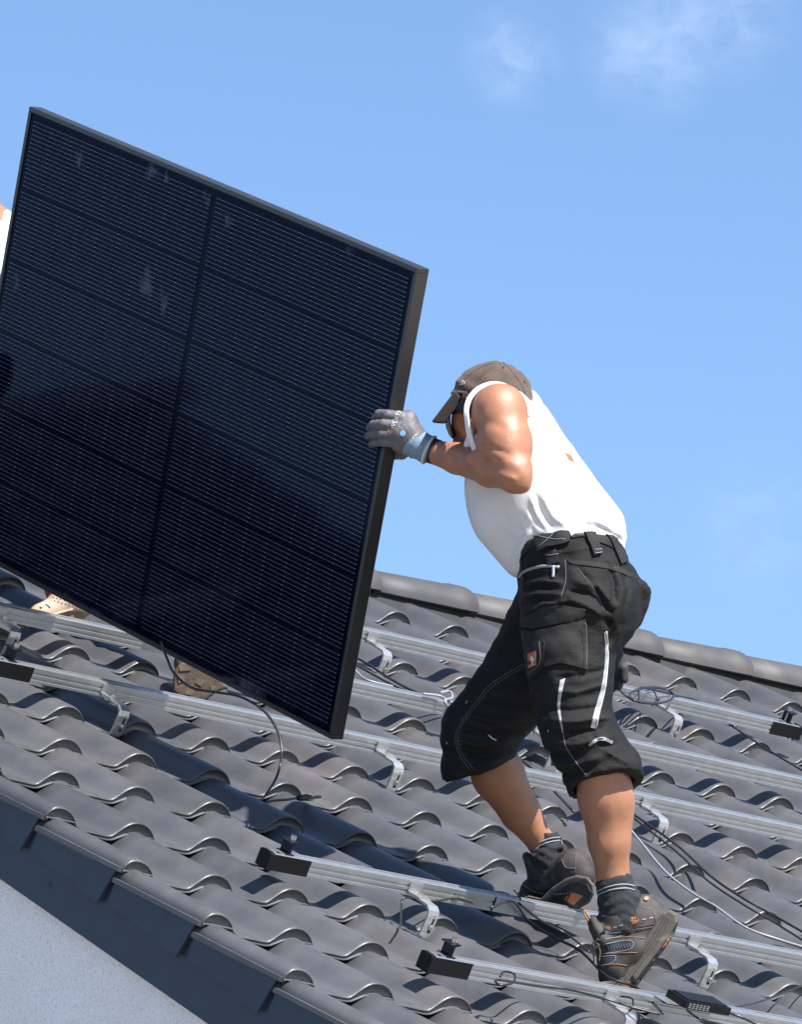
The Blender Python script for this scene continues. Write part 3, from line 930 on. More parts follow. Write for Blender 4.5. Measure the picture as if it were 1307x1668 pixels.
# dusty finger smudges on the glass, plus slanted streaks painting rail reflections
def unpix(u, w):
    d = RW.T @ np.array([(u - 653.5) / FPX, (w - 834) / FPX, 1.0])
    t = ((Qw[0] - CAM) @ ez) / (d @ ez)
    q_ = CAM + t * d - Qw[0]
    return q_ @ ex, q_ @ ey
M_SMUDGE_REFL = mat('smudge_and_reflection', (0.16, 0.20, 0.27), 0.9, var=0.3, vscale=60.0)
t_ = M_SMUDGE_REFL.node_tree; b_ = t_.nodes['Principled BSDF']
ns = N(t_, 'ShaderNodeTexNoise', Scale=28.0, Detail=5.0); gc_ = N(t_, 'ShaderNodeTexCoord')
t_.links.new(gc_.outputs['Object'], ns.inputs['Vector'])
at = N(t_, 'ShaderNodeAttribute', attribute_name='fade')
mr = N(t_, 'ShaderNodeMapRange'); mr.inputs['From Min'].default_value = .35; mr.inputs['From Max'].default_value = .7; mr.inputs['To Max'].default_value = .55
t_.links.new(ns.outputs['Fac'], mr.inputs['Value'])
ml = N(t_, 'ShaderNodeMath', operation='MULTIPLY'); t_.links.new(mr.outputs[0], ml.inputs[0]); t_.links.new(at.outputs['Fac'], ml.inputs[1])
t_.links.new(ml.outputs[0], b_.inputs['Alpha'])
for (u, w, ru, rv, an) in [(128, 258, 8, 16, 0), (246, 280, 14, 15, 0), (270, 290, 4, 12, 0), (335, 332, 7, 22, 0), (238, 462, 13, 30, 0), (266, 490, 8, 26, 0),
                           (24, 462, 9, 18, 0), (372, 360, 9, 14, 0), (120, 985, 60, 16, -.35), (395, 1115, 45, 14, -.35), (570, 408, 10, 10, 0)]:
    ring = []
    for rr_ in (0.0, .35, .7, 1.0):
        for k in range(14):
            th = k / 14 * 2 * math.pi
            wob = 1 + .25 * math.sin(3 * th + u) + .15 * math.sin(5 * th + w)
            dx, dy = ru * rr_ * wob * math.cos(th), rv * rr_ * wob * math.sin(th)
            ring.append((pp(*unpix(u + dx * math.cos(an) - dy * math.sin(an), w + dx * math.sin(an) * -1 + dy * math.cos(an)), -.0015), 1 - rr_ ** 1.5))
    vs = [r_[0] for r_ in ring]
    fs = [(i * 14 + k, i * 14 + (k + 1) % 14, (i + 1) * 14 + (k + 1) % 14, (i + 1) * 14 + k) for i in range(3) for k in range(14)]
    o_ = mesh_obj('smudge_and_reflection', vs, fs, M_SMUDGE_REFL, panel)
    at_ = o_.data.attributes.new('fade', 'FLOAT', 'POINT')
    at_.data.foreach_set('value', [r_[1] for r_ in ring])

# ================================================================ PEOPLE: implicit bodies
def _mesh_grid(lo, hi, h):
    n = [int(math.ceil((b - a) / h)) + 1 for a, b in zip(lo, hi)]
    ax = [np.arange(k, dtype=np.float32) * h + a for k, a in zip(n, lo)]
    return ax, n
def ball(p, r, k=.01, op='+', q=None, r2=None): return dict(t='c', a=np.array(p, float), r=r, b=np.array(p if q is None else q, float), r2=r if r2 is None else r2, k=k, op=op)
def bone(p, r, q, r2, d=(0, 0), k=.015, op='+', fl=1.0):
    """tapered limb between two photo places (u, w, depth); radii in photo pixels; fl squeezes the depth radius"""
    a, b = cm(*p), cm(*q)
    return dict(t='c', a=a, r=rp(r, p[2]), b=b, r2=rp(r2, q[2]), k=k, op=op, fl=fl)
def ell(p, rx, ry, rz, rot=0.0, k=.015, op='+', yaw=0.0):
    return dict(t='e', a=cm(*p), r=np.array([rp(rx, p[2]), rp(ry, p[2]), rz]), rot=rot, yaw=yaw, k=k, op=op)
def slab(poly, d0, d1, rnd=2, k=.006, op='+', gx=0.0, gy=0.0):
    """photo outline given thickness: from depth d0 to d1; gx, gy tilt it (depth per px)"""
    pc = np.mean(np.array(poly, float), axis=0)
    dm = (d0 + d1) / 2
    P_ = np.array([cm(u, w, dm)[:2] for u, w in poly])
    c = cm(pc[0], pc[1], dm)
    return dict(t='p', P=P_, c=c, hz=(d1 - d0) / 2, rnd=rp(rnd), k=k, op=op, gx=gx * FPX / DREF, gy=gy * FPX / DREF)
def plane3(A, B, C_, inside, k=.0, op='-'):
    a, b, c = cm(*A), cm(*B), cm(*C_)
    n = np.cross(b - a, c - a); n /= np.linalg.norm(n)
    if (cm(*inside) - a) @ n < 0: n = -n
    return dict(t='h', a=a, n=n, k=k, op=op)     # removes the side that 'inside' lies on
def _bbox(p):
    if p['t'] == 'c':
        R_ = max(p['r'], p['r2']); return np.minimum(p['a'], p['b']) - R_, np.maximum(p['a'], p['b']) + R_
    if p['t'] == 'e':
        m = p['r'].max(); return p['a'] - m, p['a'] + m
    if p['t'] == 'p':
        lo, hi = p['P'].min(0), p['P'].max(0)
        e = max(hi - lo) * (abs(p['gx']) + abs(p['gy'])) + p['hz']
        return np.array([lo[0], lo[1], p['c'][2] - e]) - .01, np.array([hi[0], hi[1], p['c'][2] + e]) + .01
def _ev(p, X, Y, Z):
    if p['t'] == 'c':
        ab = p['b'] - p['a']; L = ab @ ab
        px_, py_, pz_ = X - p['a'][0], Y - p['a'][1], Z - p['a'][2]
        t = np.clip((px_ * ab[0] + py_ * ab[1] + pz_ * ab[2]) / L, 0, 1) if L > 1e-12 else 0 * X
        fl = p.get('fl', 1.0)
        return np.sqrt((px_ - t * ab[0]) ** 2 + (py_ - t * ab[1]) ** 2 + ((pz_ - t * ab[2]) / fl) ** 2) - (p['r'] + (p['r2'] - p['r']) * t)
    if p['t'] == 'e':
        x, y, z = X - p['a'][0], Y - p['a'][1], Z - p['a'][2]
        c, s = math.cos(p['rot']), math.sin(p['rot'])
        x, y = c * x + s * y, -s * x + c * y
        c, s = math.cos(p['yaw']), math.sin(p['yaw'])
        x, z = c * x + s * z, -s * x + c * z
        r = p['r']
        k0 = np.sqrt((x / r[0]) ** 2 + (y / r[1]) ** 2 + (z / r[2]) ** 2)
        k1 = np.sqrt((x / r[0] ** 2) ** 2 + (y / r[1] ** 2) ** 2 + (z / r[2] ** 2) ** 2) + 1e-9
        return k0 * (k0 - 1) / k1
    if p['t'] == 'h':
        return -((X - p['a'][0]) * p['n'][0] + (Y - p['a'][1]) * p['n'][1] + (Z - p['a'][2]) * p['n'][2])
    if p['t'] == 'p':
        P_ = p['P']; n = len(P_)
        # project to the reference depth so that the outline keeps its place
        sc_ = p['c'][2] / Z
        x, y = X * sc_, Y * sc_
        x, y = np.broadcast_arrays(x, y)
        d = np.full(x.shape, 1e9, dtype=np.float32); sg = np.ones(x.shape, dtype=np.float32)
        j = n - 1
        for i in range(n):
            e = P_[j] - P_[i]
            wx, wy = x - P_[i][0], y - P_[i][1]
            t = np.clip((wx * e[0] + wy * e[1]) / (e @ e), 0, 1)
            d = np.minimum(d, (wx - e[0] * t) ** 2 + (wy - e[1] * t) ** 2)
            c1 = y >= P_[i][1]; c2 = y < P_[j][1]; c3 = e[0] * wy > e[1] * wx
            fl = (c1 & c2 & c3) | (~c1 & ~c2 & ~c3)
            sg = np.where(fl, -sg, sg)
            j = i
        d2 = sg * np.sqrt(d)
        dz = np.abs(Z - (p['c'][2] + p['gx'] * (x - p['c'][0]) + p['gy'] * (y - p['c'][1]))) - p['hz']
        r = p['rnd']
        a, b = d2 + r, dz + r
        return np.minimum(np.maximum(a, b), 0) + np.sqrt(np.maximum(a, 0) ** 2 + np.maximum(b, 0) ** 2) - r
def foldsum(*fs):
    return lambda X, Y, Z: sum(f(X, Y, Z) for f in fs)
def implicit(name, prims, h, m, parent, fold=None, smooth_iter=1, keep=None):
    los, his = zip(*[_bbox(p) for p in prims if p['op'] == '+'])
    lo = np.min(los, 0) - 3 * h - .012; hi = np.max(his, 0) + 3 * h + .012
    ax, n = _mesh_grid(lo, hi, h)
    D = np.full(n, 0.08, dtype=np.float32)
    for p in prims:
        k = p['k']
        if p['t'] == 'h':
            sl = (slice(None),) * 3
        else:
            bl, bh = _bbox(p); mrg = max(k, .0) + 3 * h + .012
            sl = tuple(slice(max(0, int((a - mrg - l) / h)), max(0, min(nn, int((b + mrg - l) / h) + 2))) for a, b, l, nn in zip(bl, bh, lo, n))
            if any(s.stop <= s.start for s in sl): continue
        X, Y, Z = ax[0][sl[0]][:, None, None], ax[1][sl[1]][None, :, None], ax[2][sl[2]][None, None, :]
        d = _ev(p, X, Y, Z).astype(np.float32)
        cur = D[sl]
        if p['op'] == '+':
            if k > 0:
                hh = np.clip(.5 + .5 * (cur - d) / k, 0, 1)
                D[sl] = cur * (1 - hh) + d * hh - k * hh * (1 - hh)
            else: D[sl] = np.minimum(cur, d)
        else:
            d = -d
            if k > 0:
                hh = np.clip(.5 - .5 * (cur - d) / k, 0, 1)
                D[sl] = cur * (1 - hh) + d * hh + k * hh * (1 - hh)
            else: D[sl] = np.maximum(cur, d)
    if fold is not None:
        i0, i1, i2 = np.nonzero(np.abs(D) < .022)
        D[i0, i1, i2] += fold(ax[0][i0], ax[1][i1], ax[2][i2]).astype(np.float32)
    return netmesh(name, D, lo, h, m, parent, smooth_iter)
def netmesh(name, D, lo, h, m, parent, smooth_iter=1):
    S_ = D < 0
    c = [S_[i:S_.shape[0] - 1 + i, j:S_.shape[1] - 1 + j, k:S_.shape[2] - 1 + k] for i in (0, 1) for j in (0, 1) for k in (0, 1)]
    cnt = sum(x.astype(np.int8) for x in c)
    act = (cnt > 0) & (cnt < 8)
    idx = np.argwhere(act)
    vid = np.full(act.shape, -1, dtype=np.int64); vid[act] = np.arange(len(idx))
    corners = [(i, j, k) for i in (0, 1) for j in (0, 1) for k in (0, 1)]
    edges = [(a, b) for a in range(8) for b in range(a + 1, 8) if sum(abs(x - y) for x, y in zip(corners[a], corners[b])) == 1]
    vals = np.stack([D[idx[:, 0] + i, idx[:, 1] + j, idx[:, 2] + k] for i, j, k in corners], 1)
    acc = np.zeros((len(idx), 3)); w = np.zeros(len(idx))
    for a, b in edges:
        va, vb = vals[:, a], vals[:, b]
        x = (va < 0) != (vb < 0)
        t = np.where(x, va / (va - vb + 1e-12), 0)
        pa, pb = np.array(corners[a], float), np.array(corners[b], float)
        acc += np.where(x[:, None], pa + t[:, None] * (pb - pa), 0); w += x
    V = lo + h * (idx + acc / w[:, None])
    F = []
    for axn in range(3):
        o1, o2 = [(1, 2), (2, 0), (0, 1)][axn]
        s0 = S_[tuple(slice(0, -1) if q == axn else slice(None) for q in range(3))]
        s1 = S_[tuple(slice(1, None) if q == axn else slice(None) for q in range(3))]
        e = np.argwhere(s0 != s1)
        ok = (e[:, o1] > 0) & (e[:, o2] > 0) & (e[:, o1] < S_.shape[o1] - 1) & (e[:, o2] < S_.shape[o2] - 1)
        e = e[ok]
        ins = s0[e[:, 0], e[:, 1], e[:, 2]]
        def vv(d1, d2):
            q = e.copy(); q[:, o1] -= d1; q[:, o2] -= d2
            return vid[q[:, 0], q[:, 1], q[:, 2]]
        quad = np.stack([vv(1, 1), vv(0, 1), vv(0, 0), vv(1, 0)], 1)
        F.append(np.where(ins[:, None], quad, quad[:, ::-1]))
    F = np.concatenate(F)
    # smoothing
    for _ in range(smooth_iter):
        s = np.zeros_like(V); k = np.zeros(len(V))
        for a, b in ((0, 1), (1, 2), (2, 3), (3, 0)):
            np.add.at(s, F[:, a], V[F[:, b]]); np.add.at(k, F[:, a], 1)
        V = .5 * V + .5 * s / np.maximum(k, 1)[:, None]
    Vw = c2w(V)
    if parent is not None:
        Vw = Vw - np.array(pworld(parent).translation)
    me = bpy.data.meshes.new(name)
    me.vertices.add(len(Vw)); me.vertices.foreach_set('co', Vw.astype(np.float32).ravel())
    me.loops.add(F.size); me.loops.foreach_set('vertex_index', F.ravel().astype(np.int32))
    me.polygons.add(len(F)); me.polygons.foreach_set('loop_start', np.arange(0, F.size, 4, dtype=np.int32))
    try: me.polygons.foreach_set('loop_total', np.full(len(F), 4, dtype=np.int32))
    except Exception: pass
    me.polygons.foreach_set('use_smooth', np.ones(len(F), dtype=bool))
    me.materials.append(m)
    me.update(calc_edges=True); me.validate()
    o = bpy.data.objects.new(name, me)
    return link(o, parent)

def creases(lst, zmax=99.0):
    """cloth folds: (path in photo pixels, half width px, height in mm; negative = valley)"""
    def f(X, Y, Z):
        u, w = X / Z * FPX + 653.5, Y / Z * FPX + 834
        r = np.zeros_like(X)
        for pts, wd, am in lst:
            d = np.full_like(X, 1e9)
            for (a, b), (c, e) in zip(pts, pts[1:]):
                vx, vy = c - a, e - b
                t = np.clip(((u - a) * vx + (w - b) * vy) / (vx * vx + vy * vy), 0, 1)
                d = np.minimum(d, (u - a - t * vx) ** 2 + (w - b - t * vy) ** 2)
            # fades towards both ends of the path
            (a, b), (c, e) = pts[0], pts[-1]
            L2 = (c - a) ** 2 + (e - b) ** 2
            tt = np.clip(((u - a) * (c - a) + (w - b) * (e - b)) / L2, -.2, 1.2)
            r -= am * .001 * np.exp(-d / wd ** 2) * np.clip(1.15 - (2 * tt - 1) ** 4, 0, 1)
        return np.where(Z < zmax, r, 0)
    return f
def tree_of(*objs):
    vs, fs = [], []
    for o in objs:
        b = len(vs); mw_ = pworld(o)
        vs += [mw_ @ v.co for v in o.data.vertices]
        fs += [tuple(b + i for i in p.vertices) for p in o.data.polygons]
    return BVHTree.FromPolygons(vs, fs)
CAMV = Vector(CAM)
def hit(bv, u, w):
    d = Vector(RW.T @ np.array([(u - 653.5) / FPX, (w - 834) / FPX, 1.0])).normalized()
    l, n, i, t = bv.ray_cast(CAMV, d)
    if l is None:
        l, n, i, t = bv.find_nearest(CAMV + d * DREF)
        # nearest point of the surface to the ray
        for _ in range(4):
            s = (l - CAMV).dot(d); l, n, i, t = bv.find_nearest(CAMV + d * s)
    if n.dot(d) > 0: n = -n
    return l, n
def patch(name, bv, poly, m, parent, th=.003, step=6.0, puff=0.0, sink=.003):
    """cloth piece sewn on a surface: outline in photo pixels, laid on the surface, given thickness"""
    poly = [Vector((a, b)) for a, b in poly]
    b_ = []
    n = len(poly)
    for i in range(n):
        p, q = poly[i], poly[(i + 1) % n]
        k = max(1, int((q - p).length / step))
        b_ += [p.lerp(q, t / k) for t in range(k)]
    nb = len(b_)
    pts = list(b_)
    x0, x1 = min(p.x for p in b_), max(p.x for p in b_); y0, y1 = min(p.y for p in b_), max(p.y for p in b_)
    def inside(x, y):
        c = False; j = nb - 1
        for i in range(nb):
            if (b_[i].y > y) != (b_[j].y > y) and x < (b_[j].x - b_[i].x) * (y - b_[i].y) / (b_[j].y - b_[i].y) + b_[i].x: c = not c
            j = i
        return c
    def edged(x, y): return min((Vector((x, y)) - q).length for q in b_)
    y = y0 + step * .5; r = 0
    while y < y1:
        x = x0 + step * (.5 if r % 2 else .25)
        while x < x1:
            if inside(x, y) and edged(x, y) > step * .55: pts.append(Vector((x, y)))
            x += step
        y += step * .87; r += 1
    res = delaunay_2d_cdt(pts, [(i, (i + 1) % nb) for i in range(nb)], [], 1, 1e-5)
    P2, fs = res[0], res[2]
    fs = [f for f in fs if inside(*(sum((P2[i] for i in f), Vector((0, 0))) / len(f)))]
    vs = []; vb = []
    for p in P2:
        l, nn = hit(bv, p.x, p.y)
        e = edged(p.x, p.y)
        vs.append(l + nn * (th + puff * min(1, e / 25.0))); vb.append(l - nn * sink)
    N_ = len(vs)
    ed = {}
    for f in fs:
        for a, b in zip(f, f[1:] + f[:1]): ed[(a, b)] = ed.get((a, b), 0) + 1
    allf = [tuple(f) for f in fs]
    for (a, b) in ed:
        if (b, a) not in ed: allf.append((b, a, N_ + a, N_ + b))
    o = mesh_obj(name, vs + vb, allf, m, parent, True)
    bm = bmesh.new(); bm.from_mesh(o.data); bmesh.ops.recalc_face_normals(bm, faces=bm.faces)
    for e_ in bm.edges:
        if len(e_.link_faces) == 2 and e_.calc_face_angle(0) > .9: e_.smooth = False
    bm.to_mesh(o.data); bm.free()
    # outward orientation
    me = o.data
    f0 = me.polygons[0]
    l, nn = hit(bv, P2[fs[0][0]].x, P2[fs[0][0]].y)
    if f0.normal.dot(nn) < 0: me.flip_normals()
    return o
def ribbon(pts, w0, w1=None, n=6):
    """outline of a band along a path; width in photo pixels"""
    c = bez(pts, n); w1 = w0 if w1 is None else w1
    L, R_ = [], []
    for i, p in enumerate(c):
        t = c[min(i + 1, len(c) - 1)] - c[max(i - 1, 0)]; t = t / (np.linalg.norm(t) + 1e-9)
        w = (w0 + (w1 - w0) * i / (len(c) - 1)) / 2
        L.append((p[0] - t[1] * w, p[1] + t[0] * w)); R_.append((p[0] + t[1] * w, p[1] - t[0] * w))
    return L + R_[::-1]
def seam(name, bv, pts, r, m, parent, dash=0, lift=.0006, n=6, seg=6):
    """thread or cord lying on a surface; radius in photo pixels"""
    c = bez(pts, n)
    P_ = []
    for p in c:
        l, nn = hit(bv, p[0], p[1]); P_.append(l + nn * lift)
    mb_ = MB()
    if dash:
        # resample
        for i in range(0, len(P_) - 1):
            a, b = P_[i], P_[i + 1]
            mb_.tube([a.lerp(b, .12), a.lerp(b, .78)], rp(r), 5)
    else: mb_.tube(P_, rp(r), seg)
    return mb_.build(name, m, parent, True)
def flatmark(name, bv, polys, m, parent, lift=.0012):
    """print: flat outlines laid on a surface"""
    mb_ = MB()
    for poly in polys:
        vs = []
        for (u, w) in poly:
            l, nn = hit(bv, u, w); vs.append(l + nn * lift)
        mb_.add(vs, [tuple(range(len(vs)))])
    return mb_.build(name, m, parent)
def textmark(name, bv, txt, at_, size, ang, m, parent, lift=.0012, bold=0.0):
    """lettering laid on a surface; size and place in photo pixels"""
    cu = bpy.data.curves.new('t', 'FONT'); cu.body = txt; cu.size = size; cu.resolution_u = 2; cu.offset = bold
    to = bpy.data.objects.new('t', cu); COL.objects.link(to)
    bpy.context.view_layer.update()
    me = bpy.data.meshes.new_from_object(to)
    bpy.data.objects.remove(to)
    ca, sa = math.cos(ang), math.sin(ang)
    vs = []
    for v in me.vertices:
        x, y = v.co.x, -v.co.y
        l, nn = hit(bv, at_[0] + ca * x - sa * y, at_[1] + sa * x + ca * y)
        vs.append(l + nn * lift)
    fs = [tuple(p.vertices) for p in me.polygons]
    return mesh_obj(name, vs, fs, m, parent)

# ---------------------------------------------------------------- the worker
foot = rf(0.44, -1.73, 0.02)
man = empty('person', foot, 'man in white tank top, black work shorts and brown cap gripping the panel edge', 'person')

# hem planes of the shorts (left = near leg, right = far leg)
HEML = ((935, 1297, .02), (1046, 1268, .0), (990, 1254, -.10))
HEMR = ((719, 1272, .38), (832, 1234, .38), (779, 1262, .28))

B = []
# torso
B += [bone((842, 722, .16), 58, (868, 800, .17), 66, k=.03), bone((842, 722, .31), 58, (868, 800, .30), 66, k=.03),
      bone((868, 800, .20), 62, (925, 900, .19), 70, k=.03), bone((868, 800, .30), 66, (925, 900, .30), 74, k=.03),
      bone((925, 900, .16), 76, (945, 985, .13), 80, k=.03), bone((925, 900, .30), 76, (945, 985, .32), 80, k=.03)]
# shoulder girdle, neck
B += [bone((818, 668, .09), 36, (845, 672, .38), 38, k=.03), bone((815, 690, .24), 34, (796, 672, .25), 34, k=.02)]
# head: skull, cheek, jaw, nose, ear
B += [ell((799, 660, .22), 58, 54, .076, rot=-.55, k=.012), bone((764, 692, .22), 26, (757, 716, .25), 15, k=.014), bone((752, 682, .25), 17, (748, 705, .28), 13, k=.01),
      bone((742, 692, .305), 6, (735, 705, .31), 6, k=.008), bone((746, 716, .28), 7, (743, 721, .28), 6, k=.006), bone((752, 666, .20), 15, (748, 690, .22), 13, k=.01), bone((780, 690, .17), 20, (765, 705, .19), 14, k=.01)]
B += [ell((757.5, 650, .142), 6.0, 13.5, .010, rot=.12, k=.003), ell((757.5, 649, .130), 3.2, 8.5, .008, rot=.12, k=.002, op='-'), ball(cm(756, 661, .140), rp(4.2), k=.003)]
# left arm: deltoid, biceps, triceps, elbow, forearm
B += [ell((815, 673, .035), 44, 46, .066, rot=.5, k=.02), bone((812, 668, .03), 41, (826, 725, .0), 40, k=.02), bone((826, 720, .0), 40, (838, 778, -.045), 27, k=.02),
      ell((800, 722, .015), 25, 27, .040, rot=-.5, k=.012), ell((841, 722, -.005), 21, 52, .040, rot=-.12, k=.012), bone((846, 760, -.045), 20, (851, 789, -.05), 14.5, k=.012),
      bone((840, 770, -.045), 26, (800, 763, .04), 32, k=.014), ell((800, 752, .035), 44, 21, .035, rot=.12, k=.012), ell((828, 779, -.02), 30, 18, .03, rot=.35, k=.012),
      bone((800, 761, .045), 30, (745, 747, .16), 25, k=.012), bone((745, 747, .16), 25, (706, 736, .225), 19.5, k=.012), bone((704, 734, .225), 18, (668, 718, .235), 15, k=.01)]
# tendon and fold lines
# right arm, reaching down behind
B += [bone((868, 690, .40), 34, (925, 850, .46), 25, k=.02), bone((925, 850, .46), 24, (978, 1015, .44), 17, k=.02), bone((978, 1015, .44), 15, (996, 1060, .40), 14, k=.01)]
# thighs
B += [bone((945, 985, .09), 74, (934, 1110, .035), 50, k=.03), bone((934, 1110, .035), 50, (972, 1235, .0), 44, k=.02),
      bone((925, 985, .33), 72, (845, 1120, .37), 54, k=.03), bone((845, 1120, .37), 54, (788, 1205, .38), 44, k=.02)]
# left shank: knee back, calf, ankle
B += [bone((978, 1235, .0), 45, (986, 1300, .01), 43, k=.02), bone((986, 1300, .01), 42, (993, 1370, .02), 34, k=.02), bone((993, 1370, .02), 34, (999, 1430, .03), 26, k=.015),
      ell((1008, 1305, .02), 24, 58, .035, rot=-.08, k=.02), bone((999, 1430, .03), 26, (1015, 1500, .03), 27, k=.015)]
# right shank
B += [bone((790, 1205, .38), 42, (812, 1262, .42), 41, k=.02), bone((812, 1262, .42), 42, (848, 1322, .47), 32, k=.02), bone((848, 1322, .47), 32, (884, 1375, .50), 21, k=.015),
      bone((884, 1375, .50), 21, (905, 1425, .50), 24, k=.015)]
muscle = creases([([(778, 727), (805, 730), (832, 740)], 2.6, -6), ([(785, 738), (815, 745), (850, 762)], 5, 3), ([(775, 752), (810, 762), (845, 774)], 6, -3), ([(790, 765), (820, 774), (848, 782)], 4, 3),
                   ([(776, 700), (782, 690), (800, 688), (826, 700)], 7, -3.5), ([(785, 655), (778, 690), (782, 722)], 6, -3), ([(838, 770), (846, 778), (848, 790)], 4, -2.5),
                   ([(848, 680), (856, 720), (852, 765)], 6, -2), ([(1002, 1290), (1010, 1340), (1003, 1400)], 7, -2), ([(965, 1290), (968, 1340), (985, 1400)], 7, 2)], DREF + .13)
body = implicit('body', B, .0050, M_SKIN, man, smooth_iter=2, fold=lambda X, Y, Z: .75 * muscle(X, Y, Z))

# ---- tank top
def foldf(spec):
    def f(X, Y, Z):
        r = 0
        for (ax_, fr, am, ph) in spec:
            r = r + am * np.sin((X * ax_[0] + Y * ax_[1] + Z * ax_[2]) * fr + ph + 1.3 * np.sin(X * 21 + Y * 17 + ph) + .8 * np.sin(Z * 33 - Y * 13))
        return r
    return f
T_ = [bone((846, 722, .16), 66, (872, 800, .19), 80, k=.03), bone((846, 722, .31), 66, (872, 800, .31), 80, k=.03),
      bone((872, 800, .19), 80, (926, 890, .165), 88, k=.03), bone((872, 800, .31), 80, (926, 890, .31), 88, k=.03),
      bone((822, 670, .13), 38, (848, 672, .37), 40, k=.03), bone((800, 735, .22), 46, (812, 820, .21), 52, k=.04), bone((858, 692, .25), 40, (900, 745, .25), 34, k=.04),
      bone((930, 800, .22), 42, (960, 862, .2), 58, k=.04), bone((905, 760, .23), 34, (932, 800, .22), 36, k=.03), bone((820, 850, .2), 50, (862, 900, .2), 46, k=.03), bone((790, 648, .2), 16, (768, 700, .2), 14, k=.02)]
ARMHOLE = [(776, 735), (770, 712), (766.5, 690), (766, 668), (772, 650), (785, 636), (802, 630), (818, 630), (834, 639), (847, 657), (853, 680), (855, 705), (855, 745), (852, 785), (840, 795), (800, 770)]
T_.append(slab(ARMHOLE, -.35, .125, rnd=6, k=.004, op='-'))
T_.append(bone((815, 655, .22), 30, (783, 668, .25), 36, k=.008, op='-'))        # neck opening
T_.append(bone((768, 700, .115), 4, (764, 724, .11), 9, k=.004))
T_.append(plane3((835, 945, .2), (1034, 900, .2), (920, 884, -.1), (930, 980, .2), k=.01))
shirt = implicit('tank_top', T_, .0050, M_SHIRT, man, smooth_iter=1,
                 fold=foldsum(foldf([((8, -6, 3), 5, .0012, 0), ((10, 4, -3), 3, .0014, 4)]),
                              creases([([(864, 806), (874, 835), (892, 862)], 4.5, 6), ([(873, 806), (886, 840), (905, 866)], 4, -6), ([(884, 806), (900, 838), (925, 858)], 5, 7), ([(896, 806), (925, 838), (960, 856)], 4, -5),
                                       ([(905, 800), (950, 832), (1000, 862)], 5, 7), ([(912, 790), (955, 815), (990, 838)], 4.5, -4), ([(858, 832), (866, 856), (884, 870)], 4, 5), ([(850, 850), (858, 868)], 3.5, 4), ([(862, 848), (872, 866)], 2.5, -4),
                                       ([(872, 690), (905, 725), (938, 770)], 5, 3), ([(880, 720), (915, 760), (960, 810)], 6, -3), ([(945, 845), (975, 850), (1015, 872)], 4, 5), ([(935, 852), (985, 862), (1020, 888)], 3, -4),
                                       ([(840, 905), (852, 880), (868, 862)], 3, 3), ([(828, 905), (842, 882), (858, 862)], 3.5, -3), ([(800, 840), (840, 872), (870, 872)], 6, 3), ([(975, 820), (1000, 850), (1022, 880)], 4, 5)], DREF + .25)))
bvS = tree_of(shirt, body)
# armhole and neck binding
bind = [(779, 738, .03), (769, 714, .012), (764, 690, .008), (762, 668, .012), (768, 649, .03), (782, 634, .055), (802, 626.5, .07), (820, 628, .07), (837, 637, .06), (853, 655, .05), (862, 680, .055)]
for q_, (ox, oy, r_) in enumerate(((0, 0, 2.4), (-3.3, -1.6, 2.2), (-6.2, -3.0, 2.0))):
    MB().tube(bez([tuple(wpt(u + ox * max(0, 1 - i / 9), w + oy * min(1, i / 3), d + .002 * q_)) for i, (u, w, d) in enumerate(bind)], 6), rp(r_), 8).build('armhole_binding', M_SHIRT, shirt, True)
patch('back_print', bvS, [(920, 737), (930, 741), (937, 754), (927, 750)], M_ORANGE, shirt, th=.0008, step=4, sink=.0005)

# ---- shorts
H = [bone((932, 905, .13), 86, (948, 985, .10), 98, k=.03), bone((932, 905, .32), 86, (948, 985, .33), 96, k=.03),
     bone((885, 925, .2), 44, (893, 1000, .16), 42, k=.03), bone((1000, 950, .22), 42, (1010, 995, .22), 42, k=.03),
     bone((930, 1000, .085), 80, (932, 1100, .035), 67, k=.03), bone((932, 1100, .035), 67, (938, 1180, .0), 59, k=.02), bone((938, 1180, .0), 59, (985, 1262, .0), 63, k=.02), bone((985, 1262, .0), 62, (995, 1320, .0), 64, k=.01),
     bone((915, 1000, .33), 80, (845, 1115, .36), 66, k=.03), bone((845, 1115, .36), 66, (783, 1190, .38), 63, k=.02), bone((783, 1190, .38), 62, (778, 1255, .38), 58, k=.02), bone((778, 1255, .38), 58, (782, 1310, .38), 58, k=.01)]
H.append(slab([(1022, 934), (1040, 940), (1052, 950), (1060, 965), (1057, 988), (1042, 1020), (1022, 1026), (1008, 1000)], .10, .30, rnd=7, k=.008))
H.append(plane3((830, 900, .2), (1034, 898, .2), (935, 853, -.1), (930, 800, .2), k=.004))
# hems: trim and hollow
def hem(pl, ins): return plane3(*pl, ins, k=.002)
Hl = dict(hem(HEML, (995, 1350, 0))); Hr = dict(hem(HEMR, (780, 1350, .4)))
for p in (Hl, Hr): pass
class _HemCut: pass
